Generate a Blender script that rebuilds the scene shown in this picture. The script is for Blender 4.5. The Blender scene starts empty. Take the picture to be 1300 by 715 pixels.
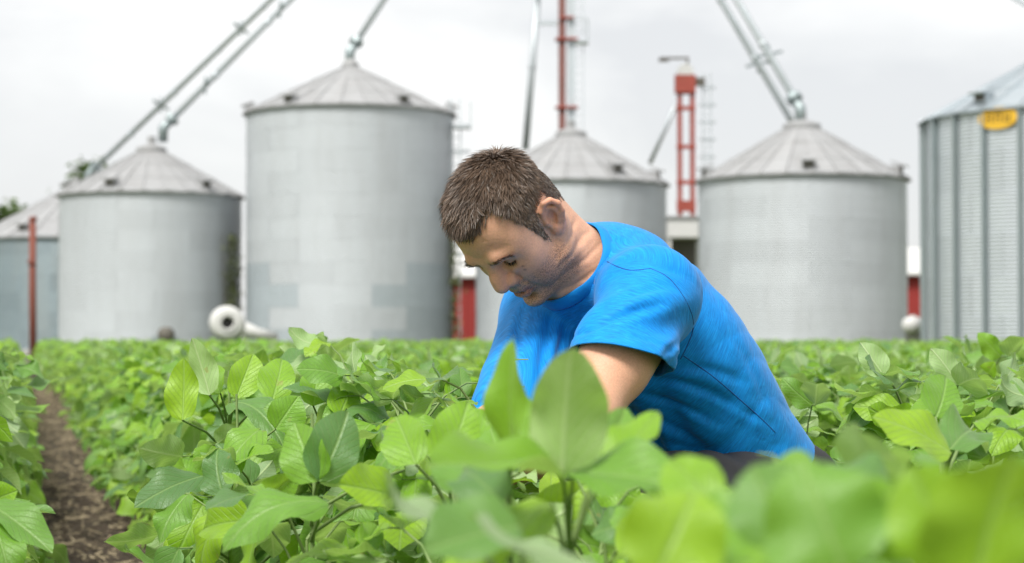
import bpy, bmesh, math, random
import numpy as np
from mathutils import Vector, Matrix, Euler
from mathutils.bvhtree import BVHTree
random.seed(11)
RNG = np.random.default_rng(11)
scene = bpy.context.scene
COL = scene.collection

# ------------------------------------------------------------------ camera
FPX = 2528.0                      # focal length in photograph pixels (1300 wide)
CAM_Z = 0.80
PITCH = math.atan(70.5 / FPX)
cam_d = bpy.data.cameras.new('camera')
cam = bpy.data.objects.new('camera', cam_d)
COL.objects.link(cam)
cam.location = (0, 0, CAM_Z)
cam.rotation_euler = (math.pi / 2 + PITCH, 0, 0)
cam_d.sensor_width = 36.0
cam_d.lens = FPX * 36.0 / 1300.0
cam_d.clip_start = 0.05
cam_d.clip_end = 5000
cam_d.dof.use_dof = True
cam_d.dof.focus_distance = 3.2
cam_d.dof.aperture_fstop = 6.2
scene.camera = cam

# ------------------------------------------------------------------ sky, sun, exposure
SUN_EL, SUN_AZ = math.radians(54), math.radians(207)     # azimuth measured from +Y clockwise
world = bpy.data.worlds.new('World')
scene.world = world
world.use_nodes = True
wt = world.node_tree
for n in list(wt.nodes):
    wt.nodes.remove(n)
w_out = wt.nodes.new('ShaderNodeOutputWorld')
w_bg = wt.nodes.new('ShaderNodeBackground')
w_bg.inputs['Strength'].default_value = 0.1
w_sky = wt.nodes.new('ShaderNodeTexSky')
w_sky.sky_type = 'NISHITA'
w_sky.sun_disc = False
w_sky.sun_elevation = SUN_EL
w_sky.sun_rotation = SUN_AZ
w_tc = wt.nodes.new('ShaderNodeTexCoord')
w_map = wt.nodes.new('ShaderNodeMapping')
w_map.inputs['Scale'].default_value = (2.2, 2.2, 5.0)
w_map.inputs['Location'].default_value = (3.3, 1.2, 0.4)
w_noise = wt.nodes.new('ShaderNodeTexNoise')
w_noise.inputs['Scale'].default_value = 1.6
w_noise.inputs['Detail'].default_value = 6
w_noise.inputs['Roughness'].default_value = 0.52
w_noise.inputs['Distortion'].default_value = 0.4
w_ramp = wt.nodes.new('ShaderNodeValToRGB')
w_ramp.color_ramp.elements[0].position = 0.38
w_ramp.color_ramp.elements[0].color = (0.77, 0.78, 0.795, 1)
w_ramp.color_ramp.elements[1].position = 0.60
w_ramp.color_ramp.elements[1].color = (1.04, 1.04, 1.03, 1)
w_mul = wt.nodes.new('ShaderNodeMix')
w_mul.data_type = 'RGBA'
w_mul.blend_type = 'MULTIPLY'
w_mul.inputs[0].default_value = 1.0
w_mul.inputs[7].default_value = (3.45, 3.42, 3.38, 1)
w_mix = wt.nodes.new('ShaderNodeMix')
w_mix.data_type = 'RGBA'
w_mix.inputs[0].default_value = 0.95          # closed cloud cover over the clear sky
wt.links.new(w_tc.outputs['Generated'], w_map.inputs['Vector'])
wt.links.new(w_map.outputs['Vector'], w_noise.inputs['Vector'])
wt.links.new(w_noise.outputs['Fac'], w_ramp.inputs['Fac'])
wt.links.new(w_ramp.outputs['Color'], w_mul.inputs[6])
wt.links.new(w_sky.outputs['Color'], w_mix.inputs[6])
wt.links.new(w_mul.outputs[2], w_mix.inputs[7])
wt.links.new(w_mix.outputs[2], w_bg.inputs['Color'])
wt.links.new(w_bg.outputs['Background'], w_out.inputs['Surface'])

sun_d = bpy.data.lights.new('sun', 'SUN')
sun_d.energy = 1.5
sun_d.angle = math.radians(18)
sun_d.color = (1.0, 0.965, 0.91)
sun = bpy.data.objects.new('sun', sun_d)
COL.objects.link(sun)
sun_dir = Vector((math.sin(SUN_AZ) * math.cos(SUN_EL), math.cos(SUN_AZ) * math.cos(SUN_EL), math.sin(SUN_EL)))
sun.rotation_euler = sun_dir.to_track_quat('Z', 'Y').to_euler()
sun.location = (0, 0, 60)

scene.view_settings.view_transform = 'Standard'
scene.view_settings.look = 'None'
scene.view_settings.gamma = 1.0
scene.view_settings.use_curve_mapping = False
scene.view_settings.exposure = 1.6
scene.render.engine = 'CYCLES'
scene.cycles.use_denoising = True
scene.cycles.max_bounces = 8
scene.cycles.diffuse_bounces = 3
scene.cycles.glossy_bounces = 3
scene.cycles.transmission_bounces = 4
scene.cycles.caustics_reflective = False
scene.cycles.caustics_refractive = False

# ------------------------------------------------------------------ helpers
_cp, _sp = math.cos(PITCH), math.sin(PITCH)
def at(px, py, d):
    """World point seen at a photograph pixel, at distance d along the view (world Y)."""
    x = (px - 650.0) / FPX
    y = (357.5 - py) / FPX
    ry, rz = _cp - y * _sp, _sp + y * _cp
    return np.array((x / ry * d, d, CAM_Z + rz / ry * d))

def link(o, parent=None):
    COL.objects.link(o)
    if parent is not None:
        o.parent = parent
    return o

def tag(o, label, cat, group=None, kind=None):
    if label: o['label'] = label
    if cat: o['category'] = cat
    if group: o['group'] = group
    if kind: o['kind'] = kind
    return o

def empty(name, loc, rotz=0.0):
    o = bpy.data.objects.new(name, None)
    o.empty_display_size = 0.1
    o.location = loc
    o.rotation_euler = (0, 0, rotz)
    return link(o)

def mesh_np(name, V, F, smooth=True, mat=None):
    """V (n,3); F (m,k) int array or list of such arrays (tris and quads)."""
    if not isinstance(F, list) or isinstance(F[0], tuple):
        F = [np.asarray(F)]
    F = [np.asarray(f, dtype=np.int32) for f in F if len(f)]
    me = bpy.data.meshes.new(name)
    V = np.asarray(V, dtype=np.float32)
    me.vertices.add(len(V))
    me.vertices.foreach_set('co', V.ravel())
    loops = np.concatenate([f.ravel() for f in F])
    sizes = np.concatenate([np.full(len(f), f.shape[1], dtype=np.int32) for f in F])
    starts = np.concatenate([[0], np.cumsum(sizes)[:-1]]).astype(np.int32)
    me.loops.add(len(loops))
    me.loops.foreach_set('vertex_index', loops)
    me.polygons.add(len(sizes))
    me.polygons.foreach_set('loop_start', starts)
    me.polygons.foreach_set('use_smooth', np.full(len(sizes), smooth, dtype=bool))
    me.update(calc_edges=True)
    me.validate()
    if mat is not None:
        me.materials.append(mat)
    return me

def obj(name, me, parent=None, mat=None):
    if mat is not None and len(me.materials) == 0:
        me.materials.append(mat)
    return link(bpy.data.objects.new(name, me), parent)

class MB:
    """Collects simple shapes and turns them into one mesh."""
    def __init__(self):
        self.v, self.f = [], []
    def add(self, vs, fs):
        n = len(self.v)
        self.v += [tuple(float(c) for c in v) for v in vs]
        self.f += [tuple(n + i for i in f) for f in fs]
    def box(self, c, s, M=None):
        x, y, z = s[0] / 2, s[1] / 2, s[2] / 2
        vs = [Vector((a, b, d)) for a in (-x, x) for b in (-y, y) for d in (-z, z)]
        if M is not None: vs = [M @ v for v in vs]
        vs = [v + Vector(c) for v in vs]
        self.add(vs, [(0, 1, 3, 2), (4, 6, 7, 5), (0, 4, 5, 1), (2, 3, 7, 6), (0, 2, 6, 4), (1, 5, 7, 3)])
    def bar(self, a, b, w, h=None):
        a, b = Vector(a), Vector(b)
        d = b - a
        q = d.to_track_quat('Z', 'Y').to_matrix()
        self.box((a + b) / 2, (w, h or w, d.length), q)
    def tube(self, pts, r, n=10, cap=True):
        pts = [Vector(p) for p in pts]
        rs = r if isinstance(r, (list, tuple)) else [r] * len(pts)
        vs, fs = [], []
        up = Vector((0, 0, 1))
        d0 = (pts[1] - pts[0]).normalized()
        nrm = d0.cross(up)
        if nrm.length < 1e-3: nrm = d0.cross(Vector((1, 0, 0)))
        nrm.normalize()
        for i, p in enumerate(pts):
            d = (pts[min(i + 1, len(pts) - 1)] - pts[max(i - 1, 0)]).normalized()
            nrm = (nrm - d * nrm.dot(d)).normalized()
            b = d.cross(nrm)
            for k in range(n):
                a = 2 * math.pi * k / n
                vs.append(p + (nrm * math.cos(a) + b * math.sin(a)) * rs[i])
        for i in range(len(pts) - 1):
            for k in range(n):
                k2 = (k + 1) % n
                fs.append((i * n + k, i * n + k2, (i + 1) * n + k2, (i + 1) * n + k))
        if cap:
            fs.append(tuple(range(n))[::-1])
            fs.append(tuple((len(pts) - 1) * n + k for k in range(n)))
        self.add(vs, fs)
    def lathe(self, prof, n=32, c=(0, 0, 0), M=None, closed=False):
        vs, fs = [], []
        for (r, z) in prof:
            for k in range(n):
                a = 2 * math.pi * k / n
                v = Vector((r * math.cos(a), r * math.sin(a), z))
                if M is not None: v = M @ v
                vs.append(v + Vector(c))
        m = len(prof)
        for i in range(m if closed else m - 1):
            for k in range(n):
                k2 = (k + 1) % n
                j = (i + 1) % m
                fs.append((i * n + k, i * n + k2, j * n + k2, j * n + k))
        self.add(vs, fs)
    def mesh(self, name, mat=None, smooth=False):
        me = bpy.data.meshes.new(name)
        me.from_pydata(self.v, [], self.f)
        me.update()
        if smooth:
            me.polygons.foreach_set('use_smooth', [True] * len(me.polygons))
        if mat is not None: me.materials.append(mat)
        return me
    def build(self, name, mat, parent=None, smooth=False):
        return obj(name, self.mesh(name, mat, smooth), parent)

# ------------------------------------------------------------------ materials
class NT:
    def __init__(self, name):
        self.m = bpy.data.materials.new(name)
        self.m.use_nodes = True
        self.t = self.m.node_tree
        self.b = self.t.nodes['Principled BSDF']
        self.o = self.t.nodes['Material Output']
    def n(self, typ, **kw):
        nd = self.t.nodes.new('ShaderNode' + typ)
        for k, v in kw.items():
            if k.startswith('i_'):
                nd.inputs[k[2:].replace('_', ' ')].default_value = v
            else:
                setattr(nd, k, v)
        return nd
    def l(self, a, b):
        self.t.links.new(a, b)
    def math(self, op, a, b=None, c=None, clamp=False):
        nd = self.t.nodes.new('ShaderNodeMath')
        nd.operation = op
        nd.use_clamp = clamp
        for i, v in enumerate((a, b, c)):
            if v is None: continue
            if isinstance(v, (int, float)): nd.inputs[i].default_value = v
            else: self.l(v, nd.inputs[i])
        return nd.outputs[0]
    def mix(self, fac, a, b, blend='MIX'):
        nd = self.t.nodes.new('ShaderNodeMix')
        nd.data_type = 'RGBA'
        nd.blend_type = blend
        for i, v in ((0, fac), (6, a), (7, b)):
            if isinstance(v, (int, float)): nd.inputs[i].default_value = v
            elif isinstance(v, (tuple, list)): nd.inputs[i].default_value = (*v[:3], 1)
            else: self.l(v, nd.inputs[i])
        return nd.outputs[2]
    def ramp(self, fac, stops):
        nd = self.t.nodes.new('ShaderNodeValToRGB')
        els = nd.color_ramp.elements
        while len(els) < len(stops): els.new(0.5)
        for e, (p, c) in zip(els, stops):
            e.position = p
            e.color = (c, c, c, 1) if isinstance(c, (int, float)) else (*c[:3], 1)
        self.l(fac, nd.inputs[0])
        return nd.outputs[0]
    def noise(self, vec, scale, detail=3, rough=0.5, dist=0.0):
        nd = self.n('TexNoise')
        nd.inputs['Scale'].default_value = scale
        nd.inputs['Detail'].default_value = detail
        nd.inputs['Roughness'].default_value = rough
        nd.inputs['Distortion'].default_value = dist
        if vec is not None: self.l(vec, nd.inputs['Vector'])
        return nd.outputs['Fac']
    def mapping(self, vec, scale=(1, 1, 1), rot=(0, 0, 0), loc=(0, 0, 0)):
        nd = self.n('Mapping')
        nd.inputs['Scale'].default_value = scale
        nd.inputs['Rotation'].default_value = rot
        nd.inputs['Location'].default_value = loc
        self.l(vec, nd.inputs['Vector'])
        return nd.outputs[0]
    def bump(self, h, strength=0.3, dist=0.01):
        nd = self.n('Bump')
        nd.inputs['Strength'].default_value = strength
        nd.inputs['Distance'].default_value = dist
        self.l(h, nd.inputs['Height'])
        self.l(nd.outputs[0], self.b.inputs['Normal'])
    def set(self, **kw):
        for k, v in kw.items():
            self.b.inputs[k.replace('_', ' ')].default_value = v
    def color(self, c):
        if isinstance(c, (tuple, list)): self.b.inputs['Base Color'].default_value = (*c[:3], 1)
        else: self.l(c, self.b.inputs['Base Color'])

def simple_mat(name, col, rough=0.6, metal=0.0, var=0.12, scale=3.0, bump=0.0, rust=None):
    t = NT(name)
    tc = t.n('TexCoord').outputs['Object']
    nz = t.noise(tc, scale, 5, 0.6)
    lo = tuple(c * (1 - var) for c in col)
    hi = tuple(min(1, c * (1 + var)) for c in col)
    c = t.mix(nz, lo, hi)
    if rust:
        m = t.ramp(t.noise(tc, scale * 2.3, 6, 0.7), [(0.55, 0.0), (0.72, 1.0)])
        c = t.mix(m, c, rust)
    t.color(c)
    t.set(Roughness=rough, Metallic=metal)
    if bump: t.bump(t.noise(tc, scale * 6, 4, 0.6), bump, 0.01)
    return t.m
# ================================================================== the person
# --- signed-distance modelling: shapes are blended on a grid and meshed as one continuous surface
def v3(*a): return np.array(a, dtype=float)

class Shape:
    def __init__(self, xs, ys, zs):
        self.x, self.y, self.z = xs, ys, zs
        self.D = np.full((len(xs), len(ys), len(zs)), 0.06, dtype=np.float32)
    def sl(self, lo, hi, m):
        out = []
        for ax, a, b in zip((self.x, self.y, self.z), lo, hi):
            i, j = np.searchsorted(ax, a - m), np.searchsorted(ax, b + m)
            out.append(slice(max(i - 1, 0), min(j + 1, len(ax))))
        return tuple(out)
    def pts(self, s):
        return (self.x[s[0]][:, None, None].astype(np.float32), self.y[s[1]][None, :, None].astype(np.float32),
                self.z[s[2]][None, None, :].astype(np.float32))
    def put(self, s, d, k, sub=False):
        a = self.D[s]
        if sub:
            a, d = -a, d
        if k <= 0:
            r = np.minimum(a, d)
        else:
            h = np.clip(0.5 + 0.5 * (a - d) / k, 0, 1)
            r = a + (d - a) * h - k * h * (1 - h)
        self.D[s] = -r if sub else r
    def ell(self, c, r, M=None, k=0.02, sub=False):
        c, r = np.asarray(c, float), np.asarray(r, float)
        M = np.eye(3) if M is None else np.asarray(M, float)     # columns = local axes
        ext = np.sqrt(((M * r) ** 2).sum(1))
        s = self.sl(c - ext, c + ext, k + 0.055)
        x, y, z = self.pts(s)
        x, y, z = x - c[0], y - c[1], z - c[2]
        q = [(M[0, i] * x + M[1, i] * y + M[2, i] * z) for i in range(3)]
        k0 = np.sqrt(sum((q[i] / r[i]) ** 2 for i in range(3))) + 1e-6
        k1 = np.sqrt(sum((q[i] / r[i] ** 2) ** 2 for i in range(3))) + 1e-6
        self.put(s, k0 * (k0 - 1) / k1, k, sub)
    def con(self, a, b, ra, rb, k=0.02, sub=False):
        a, b = np.asarray(a, float), np.asarray(b, float)
        R = max(ra, rb)
        s = self.sl(np.minimum(a, b) - R, np.maximum(a, b) + R, k + 0.055)
        x, y, z = self.pts(s)
        d = b - a
        L2 = (d ** 2).sum()
        t = np.clip(((x - a[0]) * d[0] + (y - a[1]) * d[1] + (z - a[2]) * d[2]) / L2, 0, 1)
        dist = np.sqrt((x - a[0] - t * d[0]) ** 2 + (y - a[1] - t * d[1]) ** 2 + (z - a[2] - t * d[2]) ** 2)
        self.put(s, dist - (ra + (rb - ra) * t), k, sub)
    def chain(self, P, R, k=0.01, sub=False):
        for i in range(len(P) - 1):
            self.con(P[i], P[i + 1], R[i], R[i + 1], k, sub)
    def net(self):
        D = self.D
        S = D < 0
        c = np.zeros(tuple(n - 1 for n in D.shape), dtype=np.int8)
        for i in (0, 1):
            for j in (0, 1):
                for k in (0, 1):
                    c += S[i:D.shape[0] - 1 + i, j:D.shape[1] - 1 + j, k:D.shape[2] - 1 + k]
        I, J, K = np.nonzero((c > 0) & (c < 8))
        idx = np.full(c.shape, -1, dtype=np.int32)
        idx[I, J, K] = np.arange(len(I))
        acc = np.zeros((len(I), 3)); cnt = np.zeros(len(I))
        cor = [(i, j, k) for i in (0, 1) for j in (0, 1) for k in (0, 1)]
        val = {q: D[I + q[0], J + q[1], K + q[2]].astype(float) for q in cor}
        for a in cor:
            for ax in range(3):
                if a[ax]: continue
                b = list(a); b[ax] = 1; b = tuple(b)
                m = (val[a] < 0) != (val[b] < 0)
                t = val[a] / np.where(m, val[a] - val[b], 1)
                p = np.array(a)[None, :] + 0.0 * acc
                p[:, ax] += t
                acc[m] += p[m]; cnt[m] += 1
        acc /= cnt[:, None]
        V = np.empty_like(acc)
        for ax, (arr, G) in enumerate(((self.x, I), (self.y, J), (self.z, K))):
            V[:, ax] = arr[G] + acc[:, ax] * (arr[G + 1] - arr[G])
        F = []
        for ax in range(3):
            n = [slice(None)] * 3; m = [slice(None)] * 3
            n[ax] = slice(0, -1); m[ax] = slice(1, None)
            A, B = S[tuple(n)], S[tuple(m)]
            e = np.argwhere(A != B)
            o = [q for q in range(3) if q != ax]
            ok = (e[:, o[0]] > 0) & (e[:, o[1]] > 0) & (e[:, o[0]] < c.shape[o[0]]) & (e[:, o[1]] < c.shape[o[1]])
            e = e[ok]
            q = []
            for (p0, p1) in ((0, 0), (1, 0), (1, 1), (0, 1)):
                g = e.copy()
                g[:, o[0]] -= p0; g[:, o[1]] -= p1
                q.append(idx[g[:, 0], g[:, 1], g[:, 2]])
            q = np.stack(q, 1)
            flip = A[e[:, 0], e[:, 1], e[:, 2]]
            if ax == 1: flip = ~flip
            q[flip] = q[flip][:, ::-1]
            F.append(q[:, ::-1])
        return V, np.concatenate(F)

def vnormals(V, F):
    n = np.zeros_like(V)
    fn = np.cross(V[F[:, 2]] - V[F[:, 0]], V[F[:, 3]] - V[F[:, 1]])
    for i in range(4):
        np.add.at(n, F[:, i], fn)
    return n / (np.linalg.norm(n, axis=1, keepdims=True) + 1e-12)

def value_noise(p, f, seed=0):
    """Smooth 3-D value noise, numpy."""
    q = p * f
    i = np.floor(q).astype(np.int64); t = q - i
    t = t * t * (3 - 2 * t)
    def hsh(a, b, c):
        n = (a * 374761393 + b * 668265263 + c * 2147483647 + seed * 974711) & 0x7fffffff
        n = ((n ^ (n >> 13)) * 1274126177) & 0x7fffffff
        return ((n ^ (n >> 16)) & 0xffff) / 65535.0
    r = 0
    for dx in (0, 1):
        for dy in (0, 1):
            for dz in (0, 1):
                w = (t[:, 0] if dx else 1 - t[:, 0]) * (t[:, 1] if dy else 1 - t[:, 1]) * (t[:, 2] if dz else 1 - t[:, 2])
                r = r + w * hsh(i[:, 0] + dx, i[:, 1] + dy, i[:, 2] + dz)
    return r

def axis(lo, hi, fine_lo, fine_hi, fine, coarse):
    a = np.arange(lo, fine_lo, coarse)
    b = np.arange(fine_lo, fine_hi, fine)
    c = np.arange(fine_hi, hi, coarse)
    return np.concatenate([a, b, c])

def unit(v):
    v = np.asarray(v, float)
    return v / np.linalg.norm(v)

# --- the pose: joints in world metres (camera at the origin of X and Y)
HEAD_R = np.array([[-0.389, 0.675, -0.627], [-0.394, -0.737, -0.549], [-0.833, 0.034, 0.553]])  # columns: face, left, crown
_u, _s, _vt = np.linalg.svd(HEAD_R)
HEAD_R = _u @ _vt
HEAD_O = at(653.5, 284.7, 3.22)
HS = 0.955                        # this head's size against the 23.5 cm template
def hw(p): return HEAD_O + HEAD_R @ (np.asarray(p, float) * HS)
def hl(V): return ((V - HEAD_O) @ HEAD_R) / HS
FACE = unit((-0.82, -0.57, 0)); LEFT = v3(0.57, -0.82, 0); UPZ = v3(0, 0, 1)
NECK = at(752, 345, 3.36)
COLC = at(726, 338, 3.285)                 # centre of the neck opening
COLN = unit((-.72, -.50, .48))
HIP = at(960, 640, 3.55)
SPINE = unit(NECK - HIP)
BACK = unit(np.cross(SPINE, LEFT)); 
if BACK @ FACE > 0: BACK = -BACK
SH_L, SH_R = at(822, 380, 3.15), at(692, 404, 3.43)
EL_L, EL_R = at(744, 532, 2.955), at(655, 522, 3.20)
WR_L, WR_R = at(600, 612, 3.0), at(598, 590, 3.04)
HIP_L, HIP_R = HIP + LEFT * .095, HIP - LEFT * .095
KN_L = at(776, 628, 3.08)
AN_L = v3(KN_L[0] + 0.03, KN_L[1] + 0.05, 0.10)
KN_R = v3(HIP_R[0] + FACE[0] * .22, HIP_R[1] + FACE[1] * .22, 0.085)
AN_R = v3(KN_R[0] - FACE[0] * .40, KN_R[1] - FACE[1] * .40, 0.10)
TOR = np.stack([LEFT, BACK, SPINE], 1)

def torso(S, g=0.0, k=0.05):
    """The trunk, grown by g (cloth)."""
    def e(f, b, r, kk=k, l=0.0):
        c = HIP + (NECK - HIP) * f + BACK * b + LEFT * l
        S.ell(c, np.asarray(r) + g, TOR, kk)
    e(-.02, -.004, (.168, .120, .15))
    e(0.28, 0.004, (.155, .120, .19))
    e(0.60, 0.016, (.168, .122, .21))
    e(0.84, 0.004, (.150, .100, .14))
    S.ell(at(770, 350, 3.36), np.array((.10, .062, .066)) + g, TOR, .05)
    # shoulder girdle
    S.con(NECK + SPINE * -.03 + BACK * .012, SH_L + BACK * .01, .052 + g, .060 + g, .05)
    S.con(NECK + SPINE * -.03 + BACK * .012, SH_R + BACK * .01, .052 + g, .060 + g, .05)

def bend(a, m, b, n=6):
    a, m, b = map(np.asarray, (a, m, b))
    return [(1 - t) ** 2 * a + 2 * t * (1 - t) * m + t * t * b for t in np.linspace(0, 1, n)]

def hand(S, wrist, fwd, down, side):
    """A relaxed hand: palm, four curled fingers of unequal length, thumb from the side of the palm."""
    fwd = unit(fwd); down = unit(down - fwd * (down @ fwd)); lat = np.cross(down, fwd) * side
    S.ell(wrist + fwd * .048, (.050, .040, .016), np.stack([fwd, lat, down], 1), .012)
    S.con(wrist, wrist + fwd * .03, .026, .027, .012)
    for i, (ln, o) in enumerate(((.070, .030), (.078, .010), (.074, -.010), (.058, -.029))):
        p = wrist + fwd * (.086 - abs(o) * .25) + lat * o
        a1, a2, a3 = .35 + .06 * i, .95 + .07 * i, 1.5
        d = [fwd * math.cos(a) + down * math.sin(a) for a in (a1, a2, a3)]
        P = [p - fwd * .02, p, p + d[0] * ln * .45, p + d[0] * ln * .45 + d[1] * ln * .32, p + d[0] * ln * .45 + d[1] * ln * .32 + d[2] * ln * .25]
        S.chain(P, [.010, .0100, .0092, .0085, .0072], .004)
    p = wrist + fwd * .028 + lat * .034
    S.chain([p - lat * .012, p + fwd * .026 + lat * .018 + down * .012, p + fwd * .052 + lat * .016 + down * .026, p + fwd * .072 + lat * .006 + down * .036],
            [.013, .0115, .0105, .008], .008)

def head_sdf(S):
    R = HEAD_R
    def e(c, r, k=.02, sub=False, rot=None):
        M = R if rot is None else R @ np.array(Euler(rot).to_matrix())
        S.ell(hw(c), np.asarray(r) * HS, M, k, sub)
    def c(a, b, ra, rb, k=.012, sub=False): S.con(hw(a), hw(b), ra * HS, rb * HS, k, sub)
    def ch(P, Rr, k=.008, sub=False): S.chain([hw(p) for p in P], [r_ * HS for r_ in Rr], k, sub)
    e((-.006, 0, .038), (.088, .076, .082), .02)
    e((.036, 0, .045), (.056, .064, .058), .03)          # forehead
    e((.030, 0, -.020), (.058, .064, .070), .03)          # face
    e((.034, 0, -.062), (.046, .046, .046), .03)          # lower face
    for s in (1, -1):
        ch([(-.012, s * .062, -.045), (.012, s * .057, -.074), (.060, s * .022, -.102)], [.016, .016, .015], .024)
        e((.052, s * .047, -.022), (.026, .022, .022), .022)       # cheekbone
        e((.052, s * .040, -.055), (.026, .020, .028), .022)       # cheek
        e((.045, s * .058, .02), (.025, .012, .03), .02)           # temple
        ch([(.086, s * .008, .020), (.0865, s * .028, .0245), (.071, s * .049, .0195)], [.0108, .0122, .0098], .011)
        e((.096, s * .031, .002), (.021, .019, .0115), .009, True)   # socket
        e((.066, s * .0325, .0035), (.0165, .0165, .0135), .005)     # lid over the eyeball
        ch([(.0790, s * .021, .0030), (.0835, s * .032, -.0035), (.0765, s * .046, -.0010)], [.0014] * 3, .002, True)   # lid slit
        ch([(.074, s * .016, -.014), (.079, s * .030, -.0175), (.073, s * .045, -.012)], [.0045, .005, .004], .008)     # bag below
        ch([(.097, s * .017, -.036), (.089, s * .029, -.050), (.082, s * .037, -.068)], [.0044, .0046, .0034], .006, True)
        ch([(.079, s * .034, -.072), (.073, s * .036, -.088)], [.0024, .0018], .005, True)
        for q in range(3): ch([(.066, s * .0535, .004 - .006 * q), (.055, s * .0615, .008 - .010 * q)], [.0013, .0008], .003, True)  # nasolabial fold
        ch([(.090, s * .013, .0335), (.084, s * .036, .0385)], [.0020, .0015], .004, True)   # forehead lines
        ch([(.088, s * .000, .047), (.082, s * .036, .051)], [.0018, .0014], .004, True)
        ch([(.086, s * .000, .060), (.080, s * .034, .063)], [.0015, .0012], .004, True)
    ch([(.084, 0, .018), (.089, 0, .004), (.100, 0, -.018), (.1045, 0, -.030)], [.0105, .0100, .0125, .0150], .010)
    for s in (1, -1):
        e((.091, s * .0165, -.034), (.0135, .0100, .0115), .005)
        ch([(.097, s * .0245, -.024), (.086, s * .0285, -.033), (.082, s * .0255, -.043)], [.0016, .0022, .0016], .004, True)
        e((.097, s * .0085, -.0455), (.0075, .0048, .0048), .002, True)
    e((0.0810, 0, -.056), (.014, .026, .018), .012)
    ch([(0.0750, .026, -.0665), (0.0875, .010, -.0625), (0.0895, 0, -.0640), (0.0875, -.010, -.0625), (0.0750, -.026, -.0665)], [.0040, .0072, .0068, .0072, .0040], .004)
    ch([(0.0750, .024, -.0715), (0.0865, .010, -.0760), (0.0880, 0, -.0765), (0.0865, -.010, -.0760), (0.0750, -.024, -.0715)], [.0045, .0082, .0086, .0082, .0045], .004)
    ch([(0.0750, .029, -.0690), (0.0915, .010, -.0690), (0.0940, 0, -.0700), (0.0915, -.010, -.0690), (0.0750, -.029, -.0690)], [.0022] * 5, .002, True)
    e((0.0760, 0, -.104), (.020, .024, .016), .014)
    e((0.0870, 0, -.090), (.008, .02, .004), .008, True)
    # ears
    for s in (1, -1):
        E = R @ np.array(Euler((0, 0, s * -.45)).to_matrix()) @ np.array(Euler((0, -.22, 0)).to_matrix())
        o = hw((-.010, s * .078, -.002))
        def el(p): return o + E @ (np.asarray(p, float) * np.array([1, s, 1])) * .96
        S.ell(el((-.006, .002, .0)), (.019, .0065, .031), E, .008)
        S.ell(el((-.002, .011, -.003)), (.0105, .0100, .0165), E, .003, True)
        S.ell(el((-.008, .0105, .018)), (.0085, .0060, .0085), E, .003, True)
        rim = [(.012, .004, .006), (.010, .0065, .020), (.000, .008, .031), (-.013, .009, .029), (-.0215, .010, .016), (-.0215, .010, .000), (-.016, .007, -.016), (-.008, .004, -.028)]
        S.chain([el(p) for p in rim], [.0036, .0042, .0048, .0050, .0050, .0047, .0042, .0042], .002)
        anti = [(-.002, .005, .020), (-.012, .007, .012), (-.014, .007, -.002), (-.008, .006, -.014)]
        S.chain([el(p) for p in anti], [.0028, .0036, .0038, .0034], .0025)
        S.ell(el((.000, .003, -.027)), (.008, .0055, .0095), E, .006)           # lobe
        S.ell(el((.011, .004, -.004)), (.004, .0045, .007), E, .004)            # tragus

def build_body():
    h = HEAD_O
    S = Shape(axis(-.33, .62, h[0] - .145, h[0] + .16, .0026, .008),
              axis(2.70, 3.80, h[1] - .145, h[1] + .15, .0026, .009),
              axis(.40, 1.16, h[2] - .16, h[2] + .145, .0026, .008))
    torso(S, -.006)
    head_sdf(S)
    # neck
    S.con(hw((-.028, 0, -.035)), COLC - COLN * .01, .050, .055, .03)
    S.con(COLC - COLN * .01, NECK, .058, .066, .03)
    S.con(hw((-.062, 0, .0)), COLC + SPINE * .012 + BACK * .02, .034, .040, .03)
    for s, sh in ((1, SH_L), (-1, SH_R)):
        S.chain([hw((-.028, s * .062, -.030)), COLC + LEFT * s * .020 - UPZ * .048 + FACE * .02], [.015, .011], .016)
    # arms
    for sh, el, wr, sd in ((SH_L, EL_L, WR_L, 1), (SH_R, EL_R, WR_R, -1)):
        d = unit(el - sh)
        S.con(sh, sh + d * .16, .060, .053, .03)
        S.con(sh + d * .10, el, .054, .043, .03)
        f = unit(wr - el)
        S.con(el, el + f * .09, .043, .043, .025)
        S.con(el + f * .07, wr, .042, .028, .025)
        out = unit(np.cross(d, f))
        hand(S, wr, f * .8 + v3(0, 0, -.35) + FACE * .3, v3(0, 0, -1) + LEFT * (-.5 * sd), -sd)
    # thighs and lower trunk stay under the clothes
    S.con(HIP_L, KN_L, .072, .05, .03)
    V, F = S.net()
    # creases across the side of the neck
    n0 = hw((-.028, 0, -.035)); ax = COLC - n0; L = np.linalg.norm(ax); ax = ax / L
    w = V - n0; t = (w @ ax) / L
    rr = np.linalg.norm(w - (w @ ax)[:, None] * ax, axis=1)
    f = unit(FACE - ax * (FACE @ ax)); l = unit(LEFT - ax * (LEFT @ ax) - f * (LEFT @ f))
    a = np.arctan2(w @ l, w @ f)
    m = np.clip((.085 - rr) / .01, 0, 1) * np.clip((t - .12) / .1, 0, 1) * np.clip((1.5 - t) / .2, 0, 1) * np.clip((a - .1) / .3, 0, 1) * np.clip((2.5 - a) / .5, 0, 1)
    g = np.zeros(len(V))
    for t0, dp in ((.46, .0014), (.66, .0017), (.86, .0013), (1.04, .0017)):
        tt = t - t0 - .10 * np.sin(1.3 * a + t0 * 5) - .05 * (value_noise(V, 60, 8) - .5)
        g += dp * (np.exp(-(tt / .045) ** 2) - .55 * np.exp(-((tt - .09) / .06) ** 2))
    V = V - vnormals(V, F) * (g * m)[:, None]
    return V, F

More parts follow.
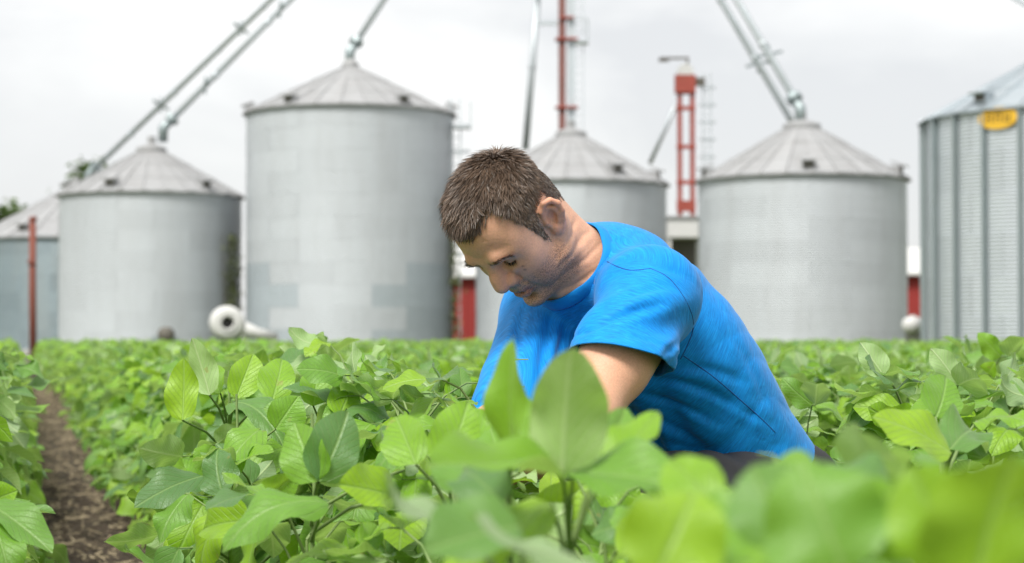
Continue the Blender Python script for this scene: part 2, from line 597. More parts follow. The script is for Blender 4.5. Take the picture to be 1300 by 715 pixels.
HL_A = np.radians([0, 18, 30, 40, 48, 54, 58, 61, 64, 69, 74, 80, 88, 98, 110, 122, 136, 150, 165, 180])
HL_Z = np.array([.085, .087, .094, .100, .097, .080, .054, .008, -.022, -.028, .008, .026, .030, .032, .030, .000, -.020, -.035, -.040, -.042])
def scalp(p):
    """How far a head-local point lies inside the hairline (metres)."""
    a = np.abs(np.arctan2(p[:, 1], p[:, 0] + .012))
    return p[:, 2] - np.interp(a, HL_A, HL_Z)

def skin_material():
    t = NT('skin')
    at_ = t.n('Attribute', attribute_name='pigment').outputs['Color']
    tc = t.n('TexCoord').outputs['Object']
    blot = t.noise(tc, 42, 4, 0.6)
    fine = t.noise(tc, 330, 3, 0.6)
    c = t.mix(t.math('MULTIPLY', blot, 0.35), at_, (0.60, 0.27, 0.18))
    c = t.mix(t.ramp(fine, [(0.35, 0.22), (0.6, 0.0)]), c, (0.32, 0.17, 0.11))
    bd = t.n('Attribute', attribute_name='beard').outputs['Fac']
    dots = t.ramp(t.noise(tc, 520, 2, .5), [(.44, 0.0), (.60, 1.0)])
    c = t.mix(t.math('MULTIPLY', t.math('MULTIPLY', bd, dots), .62), c, (.12, .070, .042))
    pores = t.ramp(t.noise(tc, 800, 2, .6), [(.55, 0.0), (.75, .30)])
    c = t.mix(pores, c, (.33, .15, .10))
    t.color(c)
    t.set(Roughness=0.47, Subsurface_Weight=0.12, Subsurface_Scale=0.01)
    t.b.inputs['Subsurface Radius'].default_value = (1.0, 0.35, 0.2)
    t.b.inputs['Specular IOR Level'].default_value = 0.32
    t.bump(t.math('ADD', t.noise(tc, 260, 4, 0.65), t.math('MULTIPLY', t.noise(tc, 70, 3, 0.5), 0.8)), 0.35, 0.0016)
    return t.m

def pigment(V):
    p = hl(V)
    n = len(V)
    C = np.tile(np.array([.73, .415, .272]), (n, 1))
    x, y, z = p[:, 0], p[:, 1], p[:, 2]
    inhead = (np.linalg.norm(p - np.array([0.01, 0, 0]), axis=1) < .165)
    def blend(w, col):
        nonlocal C
        w = np.clip(w, 0, 1)[:, None]
        C = C * (1 - w) + np.array(col) * w
    ss = lambda e0, e1, v: (lambda q: q * q * (3 - 2 * q))(np.clip((v - e0) / (e1 - e0), 0, 1))
    # sun-reddened nose, ears, cheeks, neck
    blend(inhead * .55 * np.exp(-(((x - .102) / .018) ** 2 + (y / .018) ** 2 + ((z + .032) / .016) ** 2)), (.72, .27, .20))
    blend(inhead * .60 * ss(.076, .082, np.abs(y)) * (x < .02) * ss(.05, .03, np.abs(z)), (.74, .34, .22))
    blend(inhead * .30 * np.exp(-(((x - .07) / .03) ** 2 + ((np.abs(y) - .045) / .02) ** 2 + ((z + .02) / .02) ** 2)), (.66, .28, .19))
    tn = np.linalg.norm(V - COLC, axis=1)
    blend(.45 * ss(.14, .07, tn) * ~inhead, (.62, .29, .19))
    # shaven beard shadow
    jaw = ss(-.030, -.050, z) * ss(.0, .02, x + .02) * (z < 0)
    cheekcut = ss(-.028, -.05, z + .35 * (.09 - x) - .022)
    nz = .45 + .55 * value_noise(p, 420, 3)
    beard = inhead * np.maximum(jaw * cheekcut, ss(-.045, -.052, z) * (x > .066)) * ss(-.122, -.104, z) * ss(-.006, .022, x) * ss(.006, -.004, scalp(p))
    blend(.42 * beard * nz, (.36, .20, .115))
    pigment.beard = beard
    # lips
    lip = np.exp(-((z + .0690) / .0092) ** 4) * ss(.069, .077, x) * ss(.030, .022, np.abs(y))
    blend(inhead * .75 * lip, (.50, .175, .14))
    # eyelids a little darker and redder
    blend(inhead * .35 * np.exp(-(((np.abs(y) - .032) / .018) ** 2 + ((z + .002) / .012) ** 2)) * (x > .05), (.34, .155, .105))
    # moles on the cheek
    for (my, mz, rr) in ((.052, -.0155, .0022), (.0500, -.0235, .0026)):
        blend(inhead * .8 * np.exp(-((((y - my) ** 2 + (z - mz) ** 2) / rr ** 2) ** 2)) * (x > .02), (.20, .09, .06))
    # scalp under the hair
    blend(inhead * ss(-.004, .008, scalp(p)), (.20, .125, .085))
    return C

def build_person():
    V, F = build_body()
    me = mesh_np('person', V, F, True, skin_material())
    C = pigment(V)
    ca = me.color_attributes.new('pigment', 'FLOAT_COLOR', 'POINT')
    ca.data.foreach_set('color', np.concatenate([C, np.ones((len(C), 1))], 1).astype(np.float32).ravel())
    ba = me.attributes.new('beard', 'FLOAT', 'POINT'); ba.data.foreach_set('value', pigment.beard.astype(np.float32))
    person = obj('person', me)
    tag(person, 'crouching person in a bright blue t-shirt, head bowed, reaching into the soybean plants', 'person')
    return person, V, F
person, BV, BF = build_person()

# ------------------------------------------------------------------ hair, brows, lashes
def ribbons(P, N, W):
    """P (n,s,3) strand points, N (n,3) side direction, W (s,) widths -> verts, quads"""
    n, s, _ = P.shape
    side = N[:, None, :] * W[None, :, None] * .5
    V = np.stack([P - side, P + side], 2).reshape(-1, 3)
    b = (np.arange(n)[:, None] * s + np.arange(s - 1)[None, :]).ravel() * 2
    return V, np.stack([b, b + 1, b + 3, b + 2], 1)

def hair_material():
    t = NT('hair')
    a = t.n('Attribute', attribute_name='pigment').outputs['Color']
    t.color(a)
    t.set(Roughness=0.5)
    t.b.inputs['Specular IOR Level'].default_value = 0.55
    t.b.inputs['Anisotropic'].default_value = 0.4
    return t.m

def build_hair():
    p = hl(BV)
    near = np.linalg.norm(p - np.array([-.005, 0, .03]), axis=1) < .15
    nv = vnormals(BV, BF)
    s = scalp(p)
    earish = (np.abs(p[:, 1]) > .0785) | ((np.abs(p[:, 1]) > .073) & (p[:, 0] < .0) & (p[:, 0] > -.035) & (p[:, 2] < .026))
    s = s + .009 * (value_noise(p, 130, 51) - .5)
    m = near & (s > -.010) & ~earish
    # --- close cap of hair hugging the scalp
    keep = m & (s > .0065) & ~((p[:, 2] < .022) & (p[:, 0] > -.002))
    thick = np.clip((s - .004) / .03, 0, 1)
    top = np.clip((p[:, 2] - .045) / .05, 0, 1)
    lump = value_noise(p, 95, 5) * .6 + value_noise(p, 190, 6) * .4
    off = thick * (.0018 + .0062 * top) * (.55 + .8 * lump)
    fm = keep[BF].all(1)
    ids = np.unique(BF[fm])
    rm = np.full(len(BV), -1); rm[ids] = np.arange(len(ids))
    capV = BV[ids] + nv[ids] * off[ids][:, None]
    capF = rm[BF[fm]]
    # --- strands
    rng = np.random.default_rng(5)
    cand = np.nonzero(m)[0]
    n = 42000
    k = rng.choice(cand, n)
    q = p[k]; nn = nv[k] @ HEAD_R
    sc = np.clip(s[k], 0, 1)
    sraw = s[k]
    burn = (q[:, 2] < .022) & (q[:, 0] > -.002)
    keep2 = rng.random(n) < np.clip((sraw + .010) / .020, .05, 1) * np.where(burn, .55, 1)
    q, nn, sc, k = q[keep2], nn[keep2], sc[keep2], k[keep2]
    n = len(q)
    # comb direction: away from the crown whorl, swept forward on top and down at the sides
    cr = np.array([-.062, .012, .115])
    d = q - cr
    fwd = np.array([1.0, 0, -.1])
    wtop = np.clip((q[:, 2] - .03) / .06, 0, 1)[:, None]
    d = d / (np.linalg.norm(d, axis=1, keepdims=True) + 1e-6) * .8 + fwd * wtop * .55 + np.array([-.1, 0, -.75]) * (1 - wtop)
    tuft = np.stack([value_noise(q, 75, 21) - .5, value_noise(q, 75, 22) - .5, value_noise(q, 75, 23) - .5], 1)
    d = d + tuft * 1.7 + rng.normal(size=(n, 3)) * .22
    d -= nn * (d * nn).sum(1, keepdims=True)
    d /= np.linalg.norm(d, axis=1, keepdims=True) + 1e-6
    tp = np.clip((q[:, 2] - .040) / .05, 0, 1)
    ln = (.007 + .0165 * tp) * np.clip(sc / .02 + .45, .4, 1) * rng.uniform(.75, 1.25, n)
    lift = (.30 + .28 * tp) * rng.uniform(.5, 1.7, n)
    ts = np.array([0, .33, .66, 1.0])
    base = q + nn * (off[k] * .8)[:, None]
    P = []
    for t in ts:
        up = lift * (t - .42 * t * t)
        P.append(base + d * (ln * t)[:, None] + nn * (ln * up)[:, None])
    P = np.stack(P, 1)
    P = HEAD_O + (P * HS) @ HEAD_R.T
    dw = P[:, -1] - P[:, 0]
    view = P[:, 0] - np.array([0, 0, CAM_Z])
    side = np.cross(dw, nv[k] + rng.normal(size=(n, 3)) * .5)
    side /= np.linalg.norm(side, axis=1, keepdims=True) + 1e-9
    SV, SF = ribbons(P, side, np.array([.0009, .0010, .0008, .0002]))
    V = np.concatenate([capV, SV]); F = np.concatenate([capF, SF + len(capV)])
    dark = np.array([.036, .023, .015]); lite = np.array([.225, .148, .098]); grey = np.array([.26, .225, .195])
    tone = np.clip(rng.beta(1.6, 2.6, n) * .75 + value_noise(q, 85, 21) * .35, 0, 1)[:, None]
    sc_ = dark + (lite - dark) * tone
    gm = (rng.random(n) < .05 + .24 * np.clip((.05 - q[:, 2]) / .05, 0, 1))[:, None]
    sc_ = np.where(gm, grey, sc_)
    C = np.concatenate([np.tile(np.array([.036, .023, .016]), (len(capV), 1)), np.repeat(sc_, len(ts) * 2, 0)])
    me = mesh_np('hair', V, F, True, hair_material())
    ca = me.color_attributes.new('pigment', 'FLOAT_COLOR', 'POINT')
    ca.data.foreach_set('color', np.concatenate([C, np.ones((len(C), 1))], 1).astype(np.float32).ravel())
    obj('hair', me, person)
    # --- brows and lashes
    bvh = BVHTree.FromPolygons(BV[near].tolist(), (np.cumsum(near) - 1)[BF[near[BF].all(1)]].tolist())
    mat = me.materials[0]
    for sd in (1, -1):
        for nm, cnt, path, L, w, lay in (('eyebrow', 240, [(.010, .018), (.026, .0240), (.042, .0235), (.054, .016)], .0085, .0070, .06),
                                          ('eyelashes', 60, [(.021, .0030), (.032, -.0035), (.046, -.0010)], .0050, .0012, .9)):
            path = np.array(path); Q, N = [], []
            for i in range(cnt):
                u = rng.random() * (len(path) - 1); j = min(int(u), len(path) - 2); f = u - j
                yz = path[j] * (1 - f) + path[j + 1] * f
                wz = rng.normal() * w * .36 * (1 - .45 * u / (len(path) - 1))
                o = hw((.20, sd * yz[0] * 1.0, yz[1] + wz)); dr = Vector(-HEAD_R[:, 0])
                hit = bvh.ray_cast(Vector(o), dr)
                if hit[0] is None: continue
                hp = hl(np.array(hit[0])); hn = np.array(hit[1]) @ HEAD_R
                if hn[0] < 0: hn = -hn
                tan = np.array([0, sd * .95, .25 * (1 - 1.4 * f)]) if nm == 'eyebrow' else np.array([.2, sd * .25, -.8])
                tan = tan + rng.normal(size=3) * .22
                ll = L * rng.uniform(.6, 1.15)
                Q.append([hp - hn * .0005, hp + tan * ll * .5 + hn * lay * ll * .6, hp + tan * ll + hn * lay * ll * .7]); N.append(np.cross(tan, hn))
            Q = HEAD_O + (np.array(Q) * HS) @ HEAD_R.T; N = np.array(N) @ HEAD_R.T
            N /= np.linalg.norm(N, axis=1, keepdims=True)
            V2, F2 = ribbons(Q, N, np.array([.0008, .0007, .0002]))
            m2 = mesh_np(nm, V2, F2, True, mat)
            c2 = m2.color_attributes.new('pigment', 'FLOAT_COLOR', 'POINT')
            cc = np.tile(np.array([.17, .105, .066, 1]) if nm == 'eyebrow' else np.array([.02, .015, .012, 1]), (len(V2), 1))
            c2.data.foreach_set('color', cc.astype(np.float32).ravel())
            obj(nm, m2, person)
build_hair()

# ------------------------------------------------------------------ t-shirt
def shirt_material():
    t = NT('blue_heather_jersey')
    wv = t.n('Attribute', attribute_name='weave').outputs['Vector']
    tc = t.n('TexCoord').outputs['Object']
    sl = t.noise(t.mapping(wv, (520, 38, 7)), 1.0, 3, 0.6, .3)
    s2 = t.noise(t.mapping(wv, (1100, 70, 7)), 1.0, 2, 0.5)
    f = t.ramp(t.math('ADD', t.math('MULTIPLY', sl, .7), t.math('MULTIPLY', s2, .3)), [(.36, 0.0), (.60, 1.0)])
    c = t.mix(f, (0.0018, 0.168, 0.53), (0.0035, 0.295, 0.81))
    lt = t.ramp(sl, [(.60, 0.0), (.74, 1.0)])
    c = t.mix(t.math('MULTIPLY', lt, .38), c, (.06, .42, .92))
    t.color(c)
    t.set(Roughness=0.72)
    t.b.inputs['Specular IOR Level'].default_value = 0.25
    t.b.inputs['Sheen Weight'].default_value = 0.12
    t.b.inputs['Sheen Roughness'].default_value = 0.4
    big = t.noise(tc, 26, 3, 0.5, .6)
    t.bump(t.math('ADD', t.math('MULTIPLY', s2, .05), t.math('MULTIPLY', big, .9)), 0.30, 0.008)
    return t.m

CUFF_L = at(802, 461, 3.06)
CUFF_R = SH_R + unit(EL_R - SH_R) * .180
def build_shirt():
    g = .010
    S = Shape(np.arange(-.10, .66, .0048), np.arange(2.86, 3.84, .0052), np.arange(.42, 1.06, .0048))
    torso(S, g, .055)
    for sh, el in ((SH_L, EL_L), (SH_R, EL_R)):
        d = unit(el - sh)
        dn = unit(np.cross(d, LEFT))
        S.con(sh - d * .0, sh + d * .30, .064, .074, .06)
        S.con(sh + BACK * .012, sh + d * .30 + BACK * .042 + LEFT * (.01 if el is EL_L else -.01), .062, .066, .03)
    S.con(COLC - COLN * .06, COLC + COLN * .07, .072, .070, .03)
    # --- folds: each is a line on the cloth with a raised or sunken profile
    def fold(pts, depth, w, k=.012):
        S.chain([np.asarray(q) for q in pts], [w] * len(pts), k, depth < 0)
    D = S.D
    X, Y, Z = np.meshgrid(S.x, S.y, S.z, indexing='ij')
    near = np.abs(D) < .03
    P = np.stack([X[near], Y[near], Z[near]], 1)
    del X, Y, Z
    q = (P - HIP) @ TOR
    hgt = q[:, 2] / np.linalg.norm(NECK - HIP)
    lat = q[:, 0]; bk = q[:, 1]
    disp = np.zeros(len(P))
    # diagonal drag lines from the armpit down over the flank and waist
    arm = SH_L - SPINE * .06
    r = P - arm
    flank = np.clip((lat + .02) / .08, 0, 1)
    wob = value_noise(P, 9, 2) * 2.2
    ph = (q[:, 2] * 46 + bk * 26 + wob * 2.4)
    disp += flank * np.exp(-((hgt - .42) / .28) ** 2) * .0024 * (np.abs(np.sin(ph)) ** .7 - .55) * (.25 + 1.2 * value_noise(P, 14, 7))
    # pull across the upper back
    ph2 = q[:, 2] * 60 - lat * 22 + value_noise(P, 8, 4) * 5
    disp += np.clip((bk - .02) / .06, 0, 1) * np.exp(-((hgt - .86) / .14) ** 2) * .0034 * np.sin(ph2)
    # sleeve: soft diagonal folds towards the shoulder point
    dl = unit(EL_L - SH_L)
    tl = (P - SH_L) @ dl
    rad = P - SH_L - tl[:, None] * dl
    onarm = (np.linalg.norm(rad, axis=1) < .12) & (tl > -.03) & (lat > .08)
    ang = np.arctan2(rad @ BACK, rad @ unit(np.cross(dl, BACK)))
    disp += onarm * .0062 * np.clip(tl / .10 + .2, 0, 1) * np.sin(tl * 44 + ang * 2.6 + value_noise(P, 12, 9) * 4)
    # hem seam line of the sleeve
    tc_ = (P - CUFF_L) @ unit((-.20, -.22, -.95))
    disp -= onarm * .0026 * np.exp(-((tc_ + .020) / .0032) ** 2)
    # chest: vertical drop folds in front
    fr = np.clip((-bk - .03) / .05, 0, 1)
    disp += fr * .0055 * np.sin(lat * 75 + value_noise(P, 10, 12) * 5) * np.clip((.98 - hgt) / .3, 0, 1)
    disp += .0030 * (value_noise(P, 17, 15) - .5) + .0014 * (value_noise(P, 40, 16) - .5)
    D[near] -= disp.astype(np.float32)
    V, F = S.net()
    me = mesh_np('t_shirt', V, F, True)
    bm = bmesh.new(); bm.from_mesh(me)
    def cut(co, no, sel):
        """Slice the selected region with a plane and drop what lies beyond it."""
        fs = [f for f in bm.faces if sel(f.calc_center_median())]
        geom = set(fs)
        for f in fs:
            geom.update(f.edges); geom.update(f.verts)
        bmesh.ops.bisect_plane(bm, geom=list(geom), dist=1e-6, plane_co=co, plane_no=no)
        nv = Vector(no)
        kill = [f for f in bm.faces if sel(f.calc_center_median()) and (f.calc_center_median() - Vector(co)).dot(nv) > 1e-5]
        bmesh.ops.delete(bm, geom=kill, context='FACES')
    loops = {}
    for nm, sh, el, cf in (('l', SH_L, EL_L, CUFF_L), ('r', SH_R, EL_R, CUFF_R)):
        d = unit(el - sh)
        no = unit((-.20, -.22, -.95)) if nm == 'l' else unit(d + v3(0, 0, -.8))
        def sel(c, sh=sh, d=d):
            w = np.array(c) - sh; t = w @ d
            return t > .06 and np.linalg.norm(w - t * d) < .122 and (np.array(c) - HIP) @ LEFT * (1 if sh is SH_L else -1) > .085
        cut(cf, no, sel)
        loops[nm] = (cf, no)
    col_c, col_n = COLC, COLN
    def nsel(c):
        w = np.array(c) - COLC; t = w @ COLN
        return t > -.03 and np.linalg.norm(w - t * COLN) < .090
    cut(col_c, col_n, nsel)
    cut(HIP - SPINE * .07, -SPINE, lambda c: (np.array(c) - HIP) @ SPINE < .12)
    # drop scraps that came loose
    seen, comps = set(), []
    for f in bm.faces:
        if f in seen: continue
        st, comp = [f], []
        seen.add(f)
        while st:
            g_ = st.pop(); comp.append(g_)
            for e in g_.edges:
                for h_ in e.link_faces:
                    if h_ not in seen: seen.add(h_); st.append(h_)
        comps.append(comp)
    comps.sort(key=len)
    for c_ in comps[:-1]:
        bmesh.ops.delete(bm, geom=c_, context='FACES')
    bmesh.ops.recalc_face_normals(bm, faces=bm.faces[:])
    # collar loop
    cl = [v.co.copy() for v in bm.verts if v.is_boundary and abs((v.co - Vector(col_c)).dot(Vector(col_n))) < .004 and (v.co - Vector(COLC)).length < .12]
    bm.to_mesh(me); bm.free()
    # --- single creases: each runs along a line lying on the cloth, a groove with a soft ridge beside it
    bv0 = BVHTree.FromPolygons([v.co[:] for v in me.vertices], [p.vertices[:] for p in me.polygons])
    Vm = np.empty(len(me.vertices) * 3, dtype=np.float32); me.vertices.foreach_get('co', Vm); Vm = Vm.reshape(-1, 3).astype(float)
    Nm = np.empty(len(me.vertices) * 3, dtype=np.float32); me.vertices.foreach_get('normal', Nm); Nm = Nm.reshape(-1, 3).astype(float)
    add = np.zeros(len(Vm))
    creases = [([(738, 424), (790, 402), (846, 384)], 4.6, 7), ([(752, 436), (805, 420), (866, 404)], 4.0, 6), ([(765, 392), (812, 372), (848, 364)], 3.0, 8),
               ([(842, 450), (866, 430), (877, 408)], 4.5, 6), ([(756, 364), (790, 352), (826, 350)], 2.4, 8), ([(736, 402), (760, 384), (784, 372)], 2.4, 7),
               ([(838, 482), (880, 490), (932, 512)], 4.8, 7), ([(812, 500), (858, 512), (915, 540)], 4.4, 7), ([(800, 522), (846, 538), (890, 562)], 4.0, 8), ([(868, 466), (905, 470), (945, 486)], 3.0, 8),
               ([(766, 316), (788, 322), (812, 318)], 2.4, 6), ([(768, 300), (800, 314), (834, 334)], 2.2, 7), ([(786, 332), (830, 338), (872, 352)], 2.2, 7), ([(884, 372), (906, 396), (920, 424)], 2.0, 10),
               ([(930, 430), (955, 470), (975, 520)], 1.2, 9), ([(905, 500), (940, 520), (985, 540)], 1.6, 7), ([(700, 402), (690, 446), (684, 492)], 5.0, 8), ([(664, 392), (656, 436), (654, 480)], 4.5, 8), ([(724, 402), (712, 436), (706, 470)], 4.0, 7)]
    for pix, dep, wd in creases:
        pts = []
        for t_ in np.linspace(0, 1, 14):
            a_, b_, c_ = map(np.array, pix)
            q_ = (1 - t_) ** 2 * a_ + 2 * t_ * (1 - t_) * (2 * b_ - (a_ + c_) / 2) + t_ * t_ * c_
            w_ = Vector(at(q_[0], q_[1], 3.0)); o_ = Vector((0, 0, CAM_Z))
            h = bv0.ray_cast(o_, (w_ - o_).normalized())
            if h[0] is not None and (not pts or (h[0] - pts[-1]).length < .06): pts.append(h[0])
        if len(pts) < 5: continue
        pts = np.array([p[:] for p in pts])
        near = np.nonzero((np.abs(Vm - pts.mean(0)) < np.ptp(pts, 0) / 2 + .05).all(1))[0]
        if len(near) == 0: continue
        D = np.full(len(near), 9.0); S_ = np.zeros(len(near)); T_ = np.zeros(len(near))
        for i in range(len(pts) - 1):
            d = pts[i + 1] - pts[i]; w_ = Vm[near] - pts[i]
            t_ = np.clip((w_ @ d) / (d @ d + 1e-12), 0, 1)
            e = w_ - t_[:, None] * d; dist = np.linalg.norm(e, axis=1)
            sd = np.sign((np.cross(d, Nm[near]) * e).sum(1))
            m_ = dist < D
            D[m_] = dist[m_]; S_[m_] = sd[m_]; T_[m_] = ((i + t_) / (len(pts) - 1))[m_]
        wd *= .001
        fade = np.sin(np.pi * np.clip(T_ * .92 + .04, 0, 1)) ** .7
        x = D * S_
        add[near] += dep * .001 * fade * (-np.exp(-(x / wd) ** 2) + .62 * np.exp(-((x - 1.9 * wd) / (1.3 * wd)) ** 2) + .30 * np.exp(-((x + 2.0 * wd) / (1.4 * wd)) ** 2))
    me.vertices.foreach_set('co', (Vm + Nm * add[:, None]).astype(np.float32).ravel()); me.update()
    me.polygons.foreach_set('use_smooth', [True] * len(me.polygons))
    Vs = np.empty(len(me.vertices) * 3, dtype=np.float32)
    me.vertices.foreach_get('co', Vs)
    Vs = Vs.reshape(-1, 3).astype(float)
    qs = (Vs - HIP) @ TOR
    wv = np.stack([qs[:, 2] - .35 * qs[:, 1], np.arctan2(qs[:, 0], qs[:, 1]) * .15, np.zeros(len(Vs))], 1)
    for sh, el, sd in ((SH_L, EL_L, 1), (SH_R, EL_R, -1)):
        d = unit(el - sh); t_ = (Vs - sh) @ d
        e1 = unit(np.cross(d, BACK)); e2 = np.cross(d, e1)
        inn = (t_ + .10 * ((Vs - sh) @ -LEFT * sd) > .0) & (np.linalg.norm((Vs - sh) - t_[:, None] * d, axis=1) < .118) & (qs[:, 0] * sd > .06)
        ws = np.stack([t_, np.arctan2((Vs - sh) @ e1, (Vs - sh) @ e2) * .08, np.full(len(Vs), 1.0)], 1)
        wv[inn] = ws[inn]
    wa = me.attributes.new('weave', 'FLOAT_VECTOR', 'POINT')
    wa.data.foreach_set('vector', wv.astype(np.float32).ravel())
    mat = shirt_material()
    me.materials.append(mat)
    shirt = obj('t_shirt', me, person)
    shirt['label'] = 'bright blue heathered short-sleeved crew-neck t-shirt'
    sm = shirt.modifiers.new('cloth', 'SOLIDIFY'); sm.thickness = .0022; sm.offset = -1
    # ribbed collar band along the neck opening
    cn = np.array(col_n); cc = np.mean([np.array(v) for v in cl], axis=0)
    a1 = unit(LEFT - cn * (LEFT @ cn)); a2 = np.cross(cn, a1)
    ang = np.array([math.atan2((np.array(v) - cc) @ a2, (np.array(v) - cc) @ a1) for v in cl])
    rad = np.array([np.linalg.norm((np.array(v) - cc) - cn * ((np.array(v) - cc) @ cn)) for v in cl])
    o = np.argsort(ang)
    ang, rad = ang[o], rad[o]
    A = np.linspace(-math.pi, math.pi, 97)[:-1]
    Rr = np.interp(A, ang, rad, period=2 * math.pi)
    Rr = np.array([Rr[(np.arange(-3, 4) + i) % 96].mean() for i in range(96)])
    prof = [(.0035, -.014), (.0050, -.010), (.0045, -.004), (.0020, .003), (-.0005, .008), (-.0030, .009), (-.0035, .004), (-.002, -.008)]
    Vc, Fc = [], []
    for a, rr in zip(A, Rr):
        e = a1 * math.cos(a) + a2 * math.sin(a)
        for (pr, ph_) in prof:
            Vc.append(cc + e * (rr + pr) + cn * ph_)
    m = len(prof)
    for i in range(96):
        for j in range(m):
            Fc.append((i * m + j, ((i + 1) % 96) * m + j, ((i + 1) % 96) * m + (j + 1) % m, i * m + (j + 1) % m))
    obj('collar', mesh_np('collar', np.array(Vc), np.array(Fc), True, mat), shirt)
    # seams: armhole and side, sunk stitch lines lying on the cloth
    bvh = BVHTree.FromPolygons([v.co[:] for v in me.vertices], [p.vertices[:] for p in me.polygons])
    dark = simple_mat('seam_thread', (.002, .075, .30), .8, 0, .1, 60)
    def seam(pix, name):
        pts = []
        pix = np.array(pix, float)
        u = np.linspace(0, len(pix) - 1, 40)
        for s_ in u:
            j = min(int(s_), len(pix) - 2); f = s_ - j
            a0, a3 = pix[max(j - 1, 0)], pix[min(j + 2, len(pix) - 1)]
            p = .5 * (2 * pix[j] + (pix[j + 1] - a0) * f + (2 * a0 - 5 * pix[j] + 4 * pix[j + 1] - a3) * f * f + (3 * pix[j] - a0 - 3 * pix[j + 1] + a3) * f ** 3)
            w = at(p[0], p[1], 3.0)
            o_ = Vector((0, 0, CAM_Z))
            h = bvh.ray_cast(o_, (Vector(w) - o_).normalized())
            if h[0] is not None: pts.append(h[0] - h[1] * .0004)
        if len(pts) > 3:
            # smooth
            q_ = [pts[0]] + [(pts[i - 1] + pts[i] * 2 + pts[i + 1]) / 4 for i in range(1, len(pts) - 1)] + [pts[-1]]
            m_ = MB(); m_.tube(q_, .0011, 6); m_.build(name, dark, shirt, True)
    seam([(826, 341), (848, 352), (866, 374), (878, 398), (880, 418), (872, 440), (864, 456)], 'armhole_seam')
    seam([(868, 452), (905, 478), (940, 508), (968, 533), (984, 549)], 'side_seam')
    seam([(752, 318), (764, 327), (778, 336), (800, 343), (826, 341)], 'shoulder_seam')
    return shirt
SHIRT = build_shirt()

# ------------------------------------------------------------------ trousers and shoes
def build_legs():
    S = Shape(np.arange(-.10, .80, .008), np.arange(2.80, 4.10, .009), np.arange(.015, .74, .008))
    S.ell(HIP + SPINE * -.01, (.172, .132, .15), TOR, .05)
    S.con(HIP_L, KN_L, .094, .070, .05)
    S.con(KN_L, AN_L, .066, .052, .03)
    S.con(HIP_R, KN_R + UPZ * .02, .094, .072, .05)
    S.con(KN_R, AN_R, .064, .050, .03)
    X, Y, Z = np.meshgrid(S.x, S.y, S.z, indexing='ij')
    near = np.abs(S.D) < .03
    P = np.stack([X[near], Y[near], Z[near]], 1)
    S.D[near] -= (.006 * np.sin(P @ np.array([40, 22, 55]) + value_noise(P, 11, 31) * 6) * .5 + .006 * (value_noise(P, 22, 32) - .5)).astype(np.float32)
    V, F = S.net()
    t = NT('charcoal_trouser_cloth')
    tc = t.n('TexCoord').outputs['Object']
    t.color(t.mix(t.noise(tc, 30, 4, .6), (.018, .018, .022), (.034, .033, .038)))
    t.set(Roughness=.8)
    t.bump(t.noise(t.mapping(tc, (500, 500, 900)), 1, 2, .5), .3, .002)
    tr = obj('trousers', mesh_np('trousers', V, F, True, t.m), person)
    tr['label'] = 'charcoal work trousers'
    sm = simple_mat('boot_leather', (.06, .04, .025), .6, 0, .3, 25, .3)
    for a, toe in ((AN_L, FACE), (AN_R, -FACE * .6 - UPZ * .25)):
        lo = v3(a[0] - .3, a[1] - .3, .002); hi = v3(a[0] + .3, a[1] + .3, .3)
        B = Shape(np.arange(lo[0], hi[0], .008), np.arange(lo[1], hi[1], .008), np.arange(-.02, hi[2], .008))
        B.con(a, v3(a[0], a[1], .055), .052, .05, .02)
        heel = v3(a[0], a[1], .045) - FACE * .03 * (1 if a is AN_L else -1)
        tip = v3(a[0], a[1], .042) + unit(v3(toe[0], toe[1], 0)) * .19
        B.con(heel, tip, .042, .034, .03)
        V, F = B.net()
        obj('shoe', mesh_np('shoe', V, F, True, sm), person)
build_legs()
# ================================================================== ground
def build_ground():
    t = NT('yard_grass')
    tc = t.n('TexCoord').outputs['Object']
    n1 = t.noise(tc, .35, 6, .6); n2 = t.noise(tc, 9, 5, .7)
    c = t.mix(n2, (.045, .085, .020), (.12, .17, .05))
    c = t.mix(t.ramp(n1, [(.5, 0.0), (.62, 1.0)]), c, (.23, .20, .16))
    t.color(c); t.set(Roughness=.95)
    t.bump(n2, .6, .1)
    V = [(-2500, -60, -.006), (2500, -60, -.006), (2500, 4000, -.006), (-2500, 4000, -.006)]
    g = obj('ground', mesh_np('ground', V, [(0, 1, 2, 3)], False, t.m))
    g['kind'] = 'structure'
build_ground()

# row frame of the crop: r runs along the rows, u across them
ROW_A = math.radians(14.0)
RV = np.array((-math.sin(ROW_A), math.cos(ROW_A))); UV_ = np.array((math.cos(ROW_A), math.sin(ROW_A)))
ROW_STEP = .80
ROW_U0 = .63
def fu(u, r): return UV_ * u + RV * r

def soil_material():
    t = NT('field_soil')
    tc = t.n('TexCoord').outputs['Object']
    n1 = t.noise(tc, 14, 6, .65); n2 = t.noise(tc, 60, 4, .7)
    c = t.mix(n1, (.018, .013, .0085), (.072, .052, .034))
    c = t.mix(t.ramp(n2, [(.5, 0), (.75, .6)]), c, (.15, .11, .072))
    t.color(c); t.set(Roughness=.95)
    t.bump(t.math('ADD', n1, t.math('MULTIPLY', n2, .5)), .8, .03)
    return t.m

